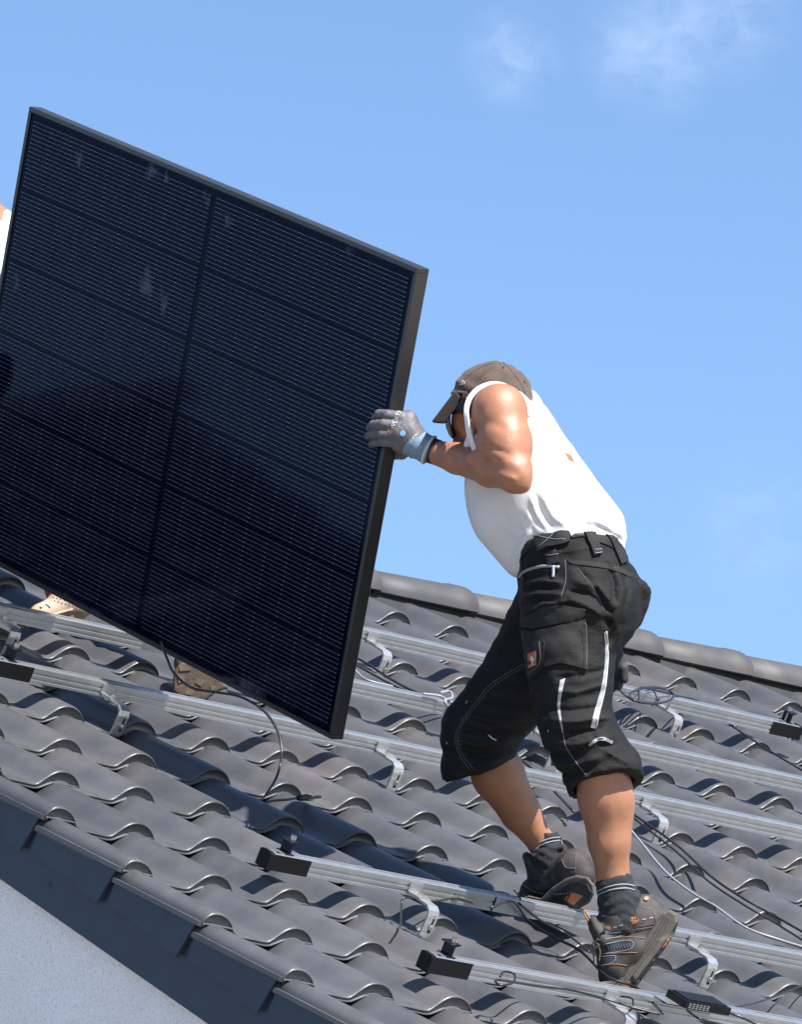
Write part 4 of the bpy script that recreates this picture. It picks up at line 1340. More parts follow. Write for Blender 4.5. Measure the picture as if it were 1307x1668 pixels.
# each hem plane must only cut its own leg
def cutleg(pl, inside, axis_a, axis_b, rad):
    return None
shorts_prims = H
def foldS(X, Y, Z):
    f = foldf([((3, 10, 2), 8, .0020, 0), ((9, 3, -3), 7, .0020, 2.2), ((-6, 8, 4), 14, .0012, 1)])
    return f(X, Y, Z) * .7 + 2.1 * CRS(X, Y, Z)
CRS = creases([([(850, 952), (875, 946), (918, 948)], 3.5, 5), ([(848, 962), (880, 956), (920, 960)], 2.5, -4), ([(848, 972), (880, 966), (915, 968)], 3.5, 5), ([(850, 985), (880, 976), (912, 980)], 3, -4),
               ([(856, 1000), (885, 984), (930, 978)], 4, 5), ([(925, 975), (955, 985), (985, 1005)], 5, 6), ([(920, 962), (960, 968), (1000, 1000)], 3.5, -5), ([(930, 945), (975, 955), (1005, 990)], 5, 5),
               ([(940, 925), (965, 950), (985, 985)], 4, -4), ([(1005, 925), (1016, 960), (1006, 1000), (985, 1050)], 4, 3), ([(1012, 925), (1024, 960), (1015, 1000), (994, 1050)], 3, -2), ([(1020, 925), (1032, 960), (1022, 1005), (1002, 1055)], 3.5, 2),
               ([(990, 915), (1000, 950), (1000, 985)], 3.5, -4), ([(985, 1005), (998, 1025), (985, 1060)], 5, -6), ([(880, 895), (915, 900), (960, 890)], 3.5, 3),
               ([(905, 1105), (945, 1100), (990, 1090)], 4, -4), ([(900, 1125), (940, 1128), (995, 1112)], 4, 4), ([(885, 1152), (930, 1158), (985, 1150)], 4, -4), ([(885, 1170), (925, 1176), (998, 1168)], 4.5, 5),
               ([(885, 1188), (930, 1196), (985, 1186)], 3.5, -5), ([(888, 1205), (930, 1214), (1000, 1200)], 4.5, 5), ([(890, 1222), (925, 1232), (950, 1225)], 3.5, -5), ([(892, 1236), (930, 1248), (980, 1232)], 4.5, 5),
               ([(905, 1258), (935, 1262), (990, 1240)], 3.5, -4), ([(915, 1275), (940, 1272), (960, 1262)], 3.5, 4), ([(985, 1222), (1010, 1235), (1030, 1246)], 4, 4), ([(960, 1195), (985, 1215), (1005, 1215)], 3.5, -4),
               ([(880, 1140), (892, 1170), (890, 1210)], 4, -4),
               ([(800, 1110), (830, 1125), (868, 1130)], 5, 4), ([(780, 1135), (820, 1150), (868, 1150)], 5, -4), ([(755, 1160), (800, 1175), (860, 1170)], 5, 5), ([(735, 1180), (790, 1195), (850, 1190)], 4, -5),
               ([(728, 1200), (780, 1215), (840, 1205)], 5, 5), ([(722, 1222), (780, 1232), (835, 1222)], 4, -4), ([(724, 1245), (770, 1252), (825, 1234)], 5, 4)], DREF + .42)
def leg_hem(prims, pl, ins, cavity):
    # wedge of a capsule below the hem plane removed, then the hollow
    a, b, c = [cm(*q) for q in pl]
    n = np.cross(b - a, c - a); n /= np.linalg.norm(n)
    if (cm(*ins) - a) @ n < 0: n = -n
    ctr = (a + b) / 2
    # a fat flat cylinder just under the plane, built as stacked balls
    R_ = .16
    prims.append(dict(t='c', a=ctr + n * R_, r=R_, b=ctr + n * (R_ + .001), r2=R_, k=.0, op='-') if False else dict(t='d', a=ctr, n=n, R=.125, H=.16, k=.0, op='-'))
    prims.append(dict(cavity, op='-', k=.003))
_bb_old, _ev_old = _bbox, _ev
def _bbox(p):
    if p['t'] == 'd':
        c = p['a'] + p['n'] * p['H'] / 2; r = p['R'] + p['H'] / 2
        return c - r, c + r
    return _bb_old(p)
def _ev(p, X, Y, Z):
    if p['t'] == 'd':       # disc-shaped block on one side of a plane
        x, y, z = X - p['a'][0], Y - p['a'][1], Z - p['a'][2]
        s = x * p['n'][0] + y * p['n'][1] + z * p['n'][2]
        rr = np.sqrt(np.maximum(x * x + y * y + z * z - s * s, 0))
        return np.maximum(np.maximum(-s, s - p['H']), rr - p['R'])
    return _ev_old(p, X, Y, Z)
leg_hem(shorts_prims, HEML, (995, 1350, 0), bone((974, 1242, .0), 45, (1002, 1340, .0), 54))
leg_hem(shorts_prims, HEMR, (780, 1350, .4), bone((782, 1238, .38), 44, (782, 1330, .38), 50))
shorts = implicit('work_shorts', shorts_prims, .0050, M_SHORT, man, fold=foldS, smooth_iter=1)
bvH = tree_of(shorts)
# waistband, loops, belt patch, buckle
patch('waistband', bvH, [(836, 930), (838, 905), (846, 884), (868, 866), (905, 856), (945, 852), (990, 866), (1032, 899), (1033, 915), (990, 888), (950, 874), (905, 880), (866, 892), (850, 910), (842, 940)], M_SHORT2, shorts, th=.0035)
bp_ = patch('belt_patch', bvH, [(871, 872), (925, 857), (929, 883), (880, 898)], M_SHORT2, shorts, th=.012, sink=-.004)
seam('cross_stitch', bvH, [(882, 892), (900, 878), (917, 864)], .5, M_GREYPRINT, bp_, lift=.0125)
seam('cross_stitch', bvH, [(878, 877), (902, 880), (922, 880)], .5, M_GREYPRINT, bp_, lift=.0125)
patch('belt_label', bvH, [(928, 858), (948, 856), (951, 871), (930, 875)], M_GREYPRINT, shorts, th=.008, sink=.002)
patch('belt_loop', bvH, [(949, 855), (965, 853), (979, 903), (966, 905)], M_SHORT2, shorts, th=.010)
seam('stitch', bvH, [(966.5, 897), (977.5, 896)], .6, M_GREYPRINT, shorts, lift=.0106)
seam('stitch', bvH, [(967.5, 903), (978.5, 902)], .6, M_GREYPRINT, shorts, lift=.0106)
patch('belt_loop', bvH, [(988, 868), (1000, 873), (1019, 915), (1010, 920)], M_SHORT2, shorts, th=.008)
patch('belt_loop', bvH, [(890, 902), (906, 896), (912, 916), (895, 920)], M_SHORT2, shorts, th=.007)
seam('stitch', bvH, [(894, 904), (911, 901)], .5, M_GREYPRINT, shorts, lift=.0075)
# zipped pocket
seam('pocket_zip', bvH, [(848, 940), (856, 931), (872, 925), (892, 922), (912, 924)], 2.8, M_GREYPRINT, shorts, lift=.002)
seam('zip_puller', bvH, [(903, 922), (903, 932), (902, 942)], 2.6, M_STEEL, shorts, lift=.005)
seam('pocket_edge', bvH, [(846, 946), (858, 936), (875, 930), (910, 929)], 1.6, M_SHORT2, shorts, lift=.001)
seam('stitch_line', bvH, [(922, 912), (940, 920), (980, 918), (1015, 930)], .5, M_SEAM, shorts)
patch('yoke_strip', bvH, [(924, 911), (960, 914), (1000, 920), (1030, 935), (1028, 941), (998, 928), (960, 922), (930, 918)], M_SHORT2, shorts, th=.003)
seam('stitch_line', bvH, [(921, 912), (922, 945), (914, 972)], .6, M_SEAM, shorts)
seam('stitch_line', bvH, [(940, 925), (968, 960), (985, 995)], .5, M_SEAM, shorts)
# cargo pocket with flap
cp_ = patch('cargo_pocket', bvH, [(850, 1022), (870, 1028), (954, 1008), (956, 1050), (956, 1090), (935, 1086), (914, 1080), (887, 1088), (872, 1102), (860, 1112), (856, 1070)], M_SHORT2, shorts, th=.008, puff=.010)
bvC = tree_of(cp_, shorts)
fp_ = patch('pocket_flap', bvC, [(850, 1020), (853, 1006), (884, 988), (920, 985), (955, 992), (953, 1002), (944, 1011), (914, 1014), (878, 1023), (862, 1026)], M_SHORT2, shorts, th=.005, puff=.004)
lp_ = patch('phone_pocket', bvC, [(855, 1062), (884, 1040), (889, 1046), (885, 1083), (863, 1104), (858, 1085)], M_SHORT2, shorts, th=.004)
bvL = tree_of(lp_)
og = patch('logo_patch', bvL, [(860.5, 1065), (873, 1060), (874.5, 1083), (861.5, 1088)], M_ORANGE, lp_, th=.0016, step=4)
bvO = tree_of(og)
flatmark('emblem', bvO, [[(864.5, 1069), (866.5, 1067.5), (868, 1068.5), (867.8, 1071), (870.5, 1071.5), (871, 1074.5), (869, 1077), (866.5, 1077), (864.2, 1074.5), (864.5, 1071.5)],
                         [(866.8, 1077), (868.2, 1077), (868.6, 1082), (870, 1083), (866, 1083.5), (867, 1082)]], M_WHITE, og, .0006)
seam('stitch_line', bvC, [(952, 1012), (953, 1050), (953.5, 1088)], .5, M_SEAM, shorts, lift=.012)
seam('stitch_line', bvC, [(882, 1046), (882, 1080), (864, 1098)], .5, M_SEAM, shorts, lift=.007)
# reflective strips
patch('reflective_strip', bvH, ribbon([(986, 1030), (988, 1062), (986, 1095), (981, 1125), (973, 1155), (966, 1185)], 3.0, 8.0), M_GREYPRINT, shorts, th=.0022, step=5)
seam('zip_cord', bvH, [(987.5, 1028), (989.5, 1062), (988, 1095), (984, 1125), (977, 1155), (971, 1185)], 1.2, M_WHITE, shorts, lift=.003)
c_ = bez([(917, 1106), (913, 1128), (911, 1150), (914, 1172), (918, 1194)], 8)
pol = []
for i, p in enumerate(c_[:-1]):
    w_ = 4.0 * (1 - i / len(c_) * .85)
    pol.append([(p[0] - w_, p[1] + 2.2), (p[0] + w_, p[1] - 1.2), (p[0] + w_, p[1] + .9), (p[0] - w_, p[1] + 3.9)])
flatmark('reflective_hatching', bvH, pol, M_WHITE, shorts)
seam('leg_seam', bvH, [(918, 1194), (922, 1215), (938, 1240), (955, 1262)], .8, M_SEAM, shorts)
patch('reflective_piping', bvH, ribbon([(960, 1214), (972, 1205), (984, 1203), (998, 1209)], 3.4, 5.0), M_GREYPRINT, shorts, th=.0018, step=4)
seam('leg_seam', bvH, [(858, 1084), (830, 1100), (801, 1120), (784, 1140), (770, 1157), (756, 1176), (748, 1195), (747, 1212), (756, 1232), (771, 1252)], .7, M_SEAM, shorts, dash=1)
seam('leg_seam', bvH, [(856, 1080), (828, 1096), (798, 1116), (781, 1137), (767, 1154), (753, 1174), (744, 1194), (743, 1212), (752, 1234), (766, 1254)], .5, M_SEAM, shorts)
seam('reflective_piping', bvH, [(796, 1197), (803, 1203), (809, 1206)], 1.1, M_WHITE, shorts)
for (a, b) in (((762, 1141), (759, 1146)), ((728, 1208), (729, 1212)), ((893, 1188), (894, 1192)), ((916, 1268), (914, 1274))):
    seam('bar_tack', bvH, [a, b], 1.1, M_GREYPRINT, shorts)
for y_ in (1206, 1211):
    seam('stitch_line', bvH, [(745, y_), (752, y_ + 1)], .45, M_SEAM, shorts)
# back pocket flap with button
mbk = MB(); mbk.prism([wpt(1032, 934, .14), wpt(1060, 957, .16), wpt(1062, 966, .16), wpt(1058, 972, .16), wpt(1028, 950, .14)], [wpt(1032, 934, .24), wpt(1060, 957, .26), wpt(1062, 966, .26), wpt(1058, 972, .26), wpt(1028, 950, .24)])
fb_ = mbk.build('rear_pocket_flap', M_SHORT2, shorts)
bv_ = fb_.modifiers.new('b', 'BEVEL'); bv_.width = .002; bv_.segments = 2
bq = wpt(1052, 982, .135)
MB().tube([bq, bq + Vector(-RW[2]) * .005], rp(3.6), 14).build('button', M_STEEL, shorts)

# ---- cap
K_ = [ell((803, 654, .22), 67, 66, .094, rot=.05, k=.004), ell((790, 662, .22), 56, 58, .088, rot=0, k=.012),
      plane3((738, 642, .22), (868, 655, .22), (765, 646, .10), (790, 740, .2), k=.003)]
def foldC(X, Y, Z): return .0016 * np.sin(X * 110 + 3 * np.sin(Y * 50) + Z * 20) + .0010 * np.sin(Y * 160 + 2 * np.sin(X * 60))
capo = implicit('cap', K_, .0040, M_CAP, man, fold=foldC, smooth_iter=1)
bvK = tree_of(capo)
br_ = implicit('cap_brim', [slab([(742, 636), (735, 645), (703.5, 686.5), (707, 689), (724, 690.5), (744, 664), (752, 648)], .145, .320, rnd=1.2, k=0, gx=0.0, gy=0.0)], .0034, M_CAPU, capo, smooth_iter=1)
seam('sweatband', bvK, [(739, 641), (748, 640), (762, 641)], 2.6, M_CAP, capo, lift=.001)
seam('cap_seam', bvK, [(818, 589.5), (800, 600), (775, 622), (764, 640)], .8, M_CAP, capo)
seam('cap_seam', bvK, [(822, 591), (842, 615), (852, 632), (858, 650)], .8, M_CAP, capo)
seam('cap_seam', bvK, [(812, 590), (785, 598), (758, 617), (741, 640)], .8, M_CAP, capo)
flatmark('eyelet', bvK, [[(817, 599), (820, 598), (822, 600), (819, 601)]], M_CAPU, capo)
flatmark('eyelet', bvK, [[(853, 620), (855.5, 621), (856.5, 625), (854, 623)]], M_CAPU, capo)
q_ = wpt(820, 592, .22); MB().tube([q_, q_ + Vector((0, 0, .0025))], [.006, .003], 12).build('top_button', M_CAP, capo)
flatmark('flag_emblem', bvK, [[(749.5, 628), (753.5, 619), (754.6, 620), (751.4, 627.4)], [(753.5, 619), (758.8, 623), (758.4, 624.4), (754, 621.2)], [(749.5, 628), (758.5, 625.8), (758.2, 624.3), (750.5, 626.4)],
                              [(753.6, 623.2), (754.8, 623.4), (754.2, 625.4), (753, 625.4)]], M_WHITE, capo, .0016)
# ---- hair and sunglasses
bvB = tree_of(body)
patch('hair', bvB, [(737, 643), (760, 640), (764, 645), (752, 641), (751, 655), (752, 666), (744, 672), (735, 676), (733, 660)], M_HAIR, man, th=.004, step=3, sink=.004)
gl = implicit('sunglasses', [slab([(728, 668), (724, 680), (727, 698), (734, 712), (739, 716), (737, 700), (734, 686), (735, 672)], .185, .335, rnd=1.5, k=0),
                             bone((753, 655, .135), 2.6, (729, 676, .185), 4.0, k=.004)], .0028, M_GLASSES, man)

# ---- wristband and gloves
def arm_ring(pts, name, m, h=.0028, fold=None, cuts=()):
    return implicit(name, [bone(a, ra, b, rb, k=.004) for a, ra, b, rb in pts] + list(cuts), h, m, man, fold=fold, smooth_iter=1)
arm_ring([((712, 737, .215), 21.2, (700, 733, .228), 21.2)], 'wristband', M_BAND,
         cuts=[plane3((722, 716, .2), (709, 762, .2), (716, 738, .1), (740, 740, .2), k=0), plane3((700, 700, .2), (686, 756, .2), (694, 730, .1), (670, 720, .2), k=0)])
def ribs(X, Y, Z):
    # ribs run along the cuff
    a = math.radians(24)
    s = (X * math.cos(a) + Y * math.sin(a)); t = (-X * math.sin(a) + Y * math.cos(a))
    return .0009 * np.sin(t * 1500) + .0010 * np.sin(s * 260 + t * 40)
cuff = arm_ring([((697, 732, .228), 23.5, (676, 722, .236), 24), ((676, 722, .236), 24, (669, 719, .24), 23)], 'glove_cuff', M_KNIT, h=.0022, fold=ribs,
         cuts=[plane3((707, 706, .2), (692, 760, .2), (700, 732, .1), (730, 740, .2), k=0)])
bvKn = tree_of(cuff)
mb_ = MB()
rim = []
c0 = cm(699, 733, .2275); axv = cm(676, 722, .236) - cm(699, 733, .2275); axv /= np.linalg.norm(axv)
e1 = np.cross(axv, [0, 0, 1.]); e1 /= np.linalg.norm(e1); e2 = np.cross(axv, e1)
for i in range(25):
    a = 2 * math.pi * i / 24; rim.append(Vector(c2w(c0 + rp(23.8) * (math.cos(a) * e1 + math.sin(a) * e2))))
mb_.tube(rim, rp(2.5), 8); mb_.build('cuff_hem', M_WHITE, cuff, True)
G = [bone((672, 714, .238), 24, (657, 690, .236), 18, k=.012), bone((670, 718, .238), 22, (652, 722, .238), 16, k=.012), bone((666, 702, .235), 20, (650, 704, .232), 20, k=.012), ell((666, 684, .235), 15, 16, .020, k=.012),
     # index, middle, ring, little: knuckle, middle joint, tip on the glass
     bone((652, 680, .226), 10.5, (632, 676, .228), 8.6, k=.004), bone((632, 676, .228), 8.8, (618, 675, .250), 8.2, k=.002), bone((618, 675, .250), 8.2, (612, 681, .290), 7.2, k=.002),
     bone((648, 694, .220), 10, (625, 691, .222), 8.4, k=.002), bone((625, 691, .222), 8.6, (609, 692, .248), 7.9, k=.0015), bone((609, 692, .248), 7.8, (603, 697, .296), 6.9, k=.0015),
     bone((647, 708, .222), 10, (622, 706, .226), 8.2, k=.002), bone((622, 706, .226), 8.4, (605, 707.5, .252), 7.6, k=.0015), bone((605, 707.5, .252), 7.5, (600, 711, .300), 6.7, k=.0015),
     bone((648, 721, .228), 9.4, (625, 720, .234), 7.6, k=.002), bone((625, 720, .234), 7.7, (611, 721, .258), 7.0, k=.0015), bone((611, 721, .258), 7, (606, 724, .302), 6.2, k=.0015),
     bone((666, 728, .25), 14, (655, 739, .285), 9.5, k=.008), bone((655, 739, .285), 9.5, (642, 741, .325), 8.2, k=.004)]
def wr(X, Y, Z): return .0003 * np.sin(X * 420 + 3 * np.sin(Y * 160))
glove = implicit('work_glove', G, .0020, M_GLOVE, man, fold=wr, smooth_iter=1)
bvG = tree_of(glove)
a_ = math.radians(-66)
textmark('lettering', bvG, 'WÜRTH', (641.5, 700), 9.6, a_, M_WHITE, glove, lift=.0010, bold=.012)
flatmark('orange_square', bvG, [[(632, 698), (640, 701), (638.5, 706.5), (631, 704)]], M_ORANGE, glove)
for (x_, y_, t_x, s_) in ((650, 699, 'CE 388', 4.2), (656, 701, '4121X', 3.6), (661, 702, 'EN 388', 3.4), (653.5, 681, 'C', 7.0), (668, 687, 'C€', 6.5)):
    textmark('small_print', bvG, t_x, (x_, y_), s_, a_, M_GREYPRINT, glove, lift=.0010)
flatmark('blue_disc', bvG, [[(656.5 + 4.6 * math.cos(t), 706 + 4.8 * math.sin(t)) for t in np.linspace(0, 2 * math.pi, 14)[:-1]]], mat('blue_print', (.16, .36, .62), .6), glove, .0012)
textmark('cuff_print', bvKn, 'TIGER', (677, 716), 7.0, a_, M_WHITE, cuff, lift=.0022)
# far hand in a dark glove behind the thigh
G2 = [bone((992, 1050, .345), 17, (1000, 1075, .335), 20, k=.01), bone((1002, 1078, .33), 12, (1015, 1088, .325), 9.5, k=.005), bone((1015, 1088, .325), 9.4, (1017, 1106, .325), 7.6, k=.003),
      bone((1000, 1085, .335), 10, (1011, 1102, .335), 8.5, k=.004), bone((1011, 1102, .335), 8.4, (1008, 1118, .34), 7, k=.003), bone((994, 1088, .345), 10, (1000, 1108, .345), 8, k=.004), bone((1000, 1108, .345), 8, (998, 1122, .35), 6.6, k=.003),
      bone((988, 1085, .36), 9, (990, 1108, .36), 7, k=.004), bone((985, 1065, .34), 10, (978, 1085, .335), 8, k=.006)]
implicit('work_glove', G2, .0032, M_GLOVED, man, smooth_iter=1)['label'] = 'dark glove on the far hand behind the thigh'

# ---- socks
def sockw(X, Y, Z): return .0012 * np.sin(Y * 240 + 3 * np.sin(X * 60 + Z * 40)) + .0007 * np.sin((X + Z) * 700)
so1 = implicit('sock', [bone((1001, 1437, .03), 31, (1010, 1470, .03), 33, k=.004), bone((1010, 1470, .03), 36, (1018, 1505, .03), 37, k=.008), bone((992, 1478, .0), 6, (1035, 1462, .0), 5, k=.008),
                        bone((985, 1492, .0), 6, (1030, 1485, -.01), 5, k=.008), plane3((971, 1437, .03), (1032, 1425, .03), (1000, 1421, -.02), (1000, 1380, 0), k=0)], .003, M_SOCK, man, fold=sockw)
bvo = tree_of(so1)
for y_ in (0, 6.5):
    seam('sock_stripe', bvo, [(973, 1452 + y_), (985, 1446 + y_), (1002, 1441.5 + y_), (1020, 1440 + y_), (1034, 1443 + y_)], 1.3, M_GREYPRINT, so1, lift=.0010)
so2 = implicit('sock', [bone((886, 1362, .50), 26, (896, 1395, .50), 28, k=.004), bone((896, 1395, .5), 31, (908, 1425, .5), 33, k=.008), bone((868, 1392, .47), 4, (915, 1380, .46), 5, k=.008),
                        plane3((863, 1372, .5), (915, 1358, .5), (888, 1352, .44), (880, 1320, .5), k=0)], .003, M_SOCK, man, fold=sockw)
bvo = tree_of(so2)
for y_ in (0, 5.5):
    seam('sock_stripe', bvo, [(870, 1381 + y_), (882, 1371 + y_), (898, 1365 + y_), (917, 1363 + y_)], 1.0, M_GREYPRINT, so2, lift=.0010)

# ---- near shoe
SU = [bone((1042, 1502, .03), 36, (1070, 1500, .03), 27, k=.012, fl=.95), bone((1068, 1508, .03), 28, (1030, 1548, .02), 34, k=.014), bone((1030, 1545, .02), 34, (1004, 1578, .01), 29, k=.014),
      bone((1004, 1578, .01), 27, (998, 1592, .01), 22, k=.01), bone((1000, 1520, .02), 27, (996, 1560, .01), 24, k=.012), bone((1010, 1497, .03), 36, (1040, 1478, .03), 22, k=.012),
      bone((966, 1500, .02), 9, (984, 1530, .02), 17, k=.01, fl=2.2), bone((966, 1497, .02), 7, (970, 1512, .02), 10, k=.006, fl=2.2), bone((1055, 1470, .03), 14, (1075, 1488, .03), 14, k=.01),
      bone((1014, 1470, .03), 31, (1018, 1505, .03), 30, k=.004, op='-')]
shoe = implicit('work_shoe', SU, .0032, M_SHOE, man, smooth_iter=1)
SOLE_OUT = [(1080, 1486), (1092, 1481), (1103, 1488), (1105, 1502), (1098, 1522), (1082, 1546), (1062, 1572), (1045, 1595), (1031, 1613), (1008, 1614), (985, 1606), (972, 1600), (990, 1597), (1008, 1583), (1026, 1560), (1045, 1538), (1062, 1512), (1072, 1497)]
sl_ = implicit('shoe_sole', [slab(SOLE_OUT, -.028, .072, rnd=4, k=0), slab([(1098, 1522), (1082, 1546), (1062, 1572), (1045, 1595), (1036, 1609), (1030, 1590), (1052, 1560), (1075, 1530)], -.036, .078, rnd=3, k=.004)], .003, M_SOLE, shoe, smooth_iter=1)
bvs = tree_of(sl_)
for off in (0, 5, 10):
    seam('sole_rib', bvs, [(1084 + off * .8, 1489 + off * .5), (1074 + off * .9, 1508 + off * .5), (1053 + off * .9, 1541 + off * .6), (1030 + off * .9, 1571 + off * .6), (1008 + off * .9, 1597 + off * .6), (995 + off, 1604 + off * .5)], .9, M_SOLE, sl_, lift=.001)
patch('sole_insert', bvs, [(1079, 1543), (1089, 1527), (1095, 1532), (1084, 1548)], M_ORANGE, sl_, th=.001, step=5)
patch('sole_insert', bvs, [(1014, 1601), (1022, 1597), (1030, 1602), (1022, 1611), (1012, 1611)], M_ORANGE, sl_, th=.001, step=5)
patch('outsole', bvs, [(1104, 1500), (1100, 1520), (1082, 1550), (1062, 1576), (1046, 1598), (1032, 1613), (1022, 1613), (1040, 1590), (1058, 1567), (1078, 1541), (1094, 1518)], M_SOLED, sl_, th=.0015, step=5)
bvu = tree_of(shoe)
patch('mesh_inset', bvu, [(984, 1520), (1012, 1514), (1034, 1508), (1035, 1514), (1012, 1523), (984, 1529)], M_SHOEB, shoe, th=.0012, step=4)
patch('mesh_inset', bvu, [(984, 1546), (986, 1538), (1016, 1533), (1030, 1535), (1029, 1542), (1018, 1547), (986, 1552)], M_SHOEB, shoe, th=.0012, step=4)
patch('mesh_inset', bvu, [(978, 1565), (984, 1558), (1000, 1557), (1002, 1562), (994, 1568), (978, 1572)], M_SHOEB, shoe, th=.0012, step=4)
patch('collar_overlay', bvu, [(984, 1510), (1000, 1500), (1040, 1478), (1062, 1482), (1068, 1505), (1030, 1512), (985, 1518)], M_SHOE, shoe, th=.0025, step=5)
bvw = tree_of(shoe, sl_)
for pts in ([(984, 1530), (1012, 1526), (1050, 1527)], [(982, 1553), (1005, 1552), (1038, 1551)], [(980, 1572), (1000, 1570), (1022, 1572)]):
    seam('orange_stitching', bvu, pts, .6, M_SEAMO, shoe, lift=.0012)
for pts in ([(984, 1519), (1012, 1513), (1035, 1507), (1036, 1515), (1012, 1524), (984, 1530)], [(985, 1537), (1016, 1532), (1031, 1534), (1030, 1543), (1018, 1548), (985, 1553)], [(980, 1558), (1000, 1556), (1003, 1562), (994, 1569), (980, 1572)]):
    seam('grey_stitching', bvu, pts, .55, M_GREYPRINT, shoe, lift=.0014)
for k in range(9):
    seam('mesh_thread', bvu, [(990 + k * 4.4, 1540 - k * .3), (993 + k * 4.4, 1546 - k * .3)], .5, M_SEAM, shoe, lift=.0018)
seam('grey_stitching', bvu, [(1044, 1478), (1062, 1484), (1069, 1500), (1066, 1508), (1030, 1514), (990, 1521)], .6, M_SEAM, shoe, lift=.003)
for (x_, y_, rx_, ry_) in ((1031, 1499, 10, 5.8), (992, 1511, 4.2, 3.6), (1053, 1464, 4, 3)):
    flatmark('orange_tab', bvu, [[(x_ + rx_ * math.cos(t), y_ + ry_ * math.sin(t - .15)) for t in np.linspace(0, 2 * math.pi, 16)[:-1]]], M_ORANGE, shoe, .0042)
for k in range(4):
    flatmark('tab_mark', bvu, [[(1024 + 4.2 * k, 1500 - k * .6), (1026.6 + 4.2 * k, 1499.6 - k * .6), (1026.6 + 4.2 * k, 1497 - k * .6), (1024.6 + 4.2 * k, 1496.8 - k * .6)]], M_SOLED, shoe, .0050)
for (x_, y_) in ((1049, 1496), (1061, 1494), (1012, 1505), (1003, 1508)):
    flatmark('grey_dash', bvu, [[(x_ - 3.2, y_ + 1), (x_ + 3, y_ - .4), (x_ + 3.2, y_ + 1.2), (x_ - 3, y_ + 2.6)]], M_GREYPRINT, shoe, .0042)
lc = [wpt(990, 1512, -.03), wpt(981, 1519, -.03), wpt(974, 1528, -.02), wpt(970, 1538, -.02), wpt(972, 1552, -.02)]
MB().tube(bez([tuple(p) for p in lc], 5), rp(1.5), 6).build('shoelace', M_SOLED, shoe, True)
for pts in ([(975, 1530), (966, 1536), (970, 1545), (977, 1538)], [(972, 1534), (968, 1548), (968, 1565), (969, 1573)], [(974, 1536), (978, 1550), (976, 1566)], [(972, 1528), (980, 1533), (976, 1542), (971, 1540)]):
    MB().tube(bez([tuple(wpt(a, b, -.03)) for a, b in pts], 5), rp(1.3), 6).build('shoelace', M_SOLE if pts[0][0] == 974 else M_SOLED, shoe, True)
MB().tube(bez([tuple(wpt(a, b, .0)) for a, b in [(960, 1500), (952, 1488), (953, 1483), (962, 1497)]], 5), rp(1.6), 6).build('pull_loop', M_SEAMO, shoe, True)

# ---- far shoe
SR = [bone((938, 1410, .44), 28, (950, 1425, .43), 22, k=.012), bone((935, 1415, .44), 29, (900, 1432, .50), 28, k=.014), bone((900, 1430, .50), 28, (868, 1450, .55), 20, k=.014), bone((868, 1450, .55), 18, (856, 1460, .57), 13, k=.01),
      bone((905, 1400, .5), 30, (885, 1425, .52), 24, k=.012), bone((858, 1394, .52), 7, (872, 1418, .52), 14, k=.01, fl=2.2),
      bone((900, 1378, .50), 28, (908, 1405, .5), 26, k=.004, op='-')]
shoe2 = implicit('work_shoe', SR, .0034, M_SHOE, man, smooth_iter=1)
s2 = implicit('shoe_sole', [slab([(882, 1463), (900, 1445), (922, 1430), (940, 1425), (958, 1428), (968, 1440), (969, 1455), (961, 1470), (946, 1479), (925, 1479), (905, 1474), (880, 1466), (850, 1462), (862, 1458)], .385, .60, rnd=5, k=0, gx=-.0014)], .0034, M_SOLE, shoe2)
bv2 = tree_of(s2)
os2 = patch('outsole', bv2, [(892, 1465), (908, 1452), (928, 1440), (945, 1436), (958, 1440), (964, 1452), (957, 1467), (944, 1476), (925, 1476), (905, 1471)], M_SOLED, s2, th=.004, step=5)
bvx = tree_of(os2)
patch('sole_insert', bvx, [(917, 1464), (935, 1453), (951, 1459), (935, 1474)], M_ORANGE, os2, th=.0012, step=5)
for k in range(6):
    seam('tread', bvx, [(898 + k * 5, 1466 + k * .6), (906 + k * 5, 1456 - k * .6)], 1.1, M_SOLED, os2, lift=.002)
bv3 = tree_of(shoe2)
for pts in ([(852, 1440), (872, 1452), (892, 1456)], [(850, 1455), (862, 1462), (875, 1464)]):
    seam('orange_stitching', bv3, pts, .6, M_SEAMO, shoe2, lift=.001)
seam('grey_stitching', bv3, [(916, 1400), (922, 1412), (938, 1414)], .6, M_SEAM, shoe2, lift=.001)
seam('grey_stitching', bv3, [(939, 1388), (938, 1405), (937, 1424)], .6, M_SEAM, shoe2, lift=.001)
patch('mesh_inset', bv3, [(858, 1432), (880, 1433), (884, 1438), (876, 1441), (860, 1438)], M_SHOEB, shoe2, th=.0012, step=4)
patch('mesh_inset', bv3, [(853, 1446), (868, 1447), (871, 1453), (862, 1455), (853, 1451)], M_SHOEB, shoe2, th=.0012, step=4)

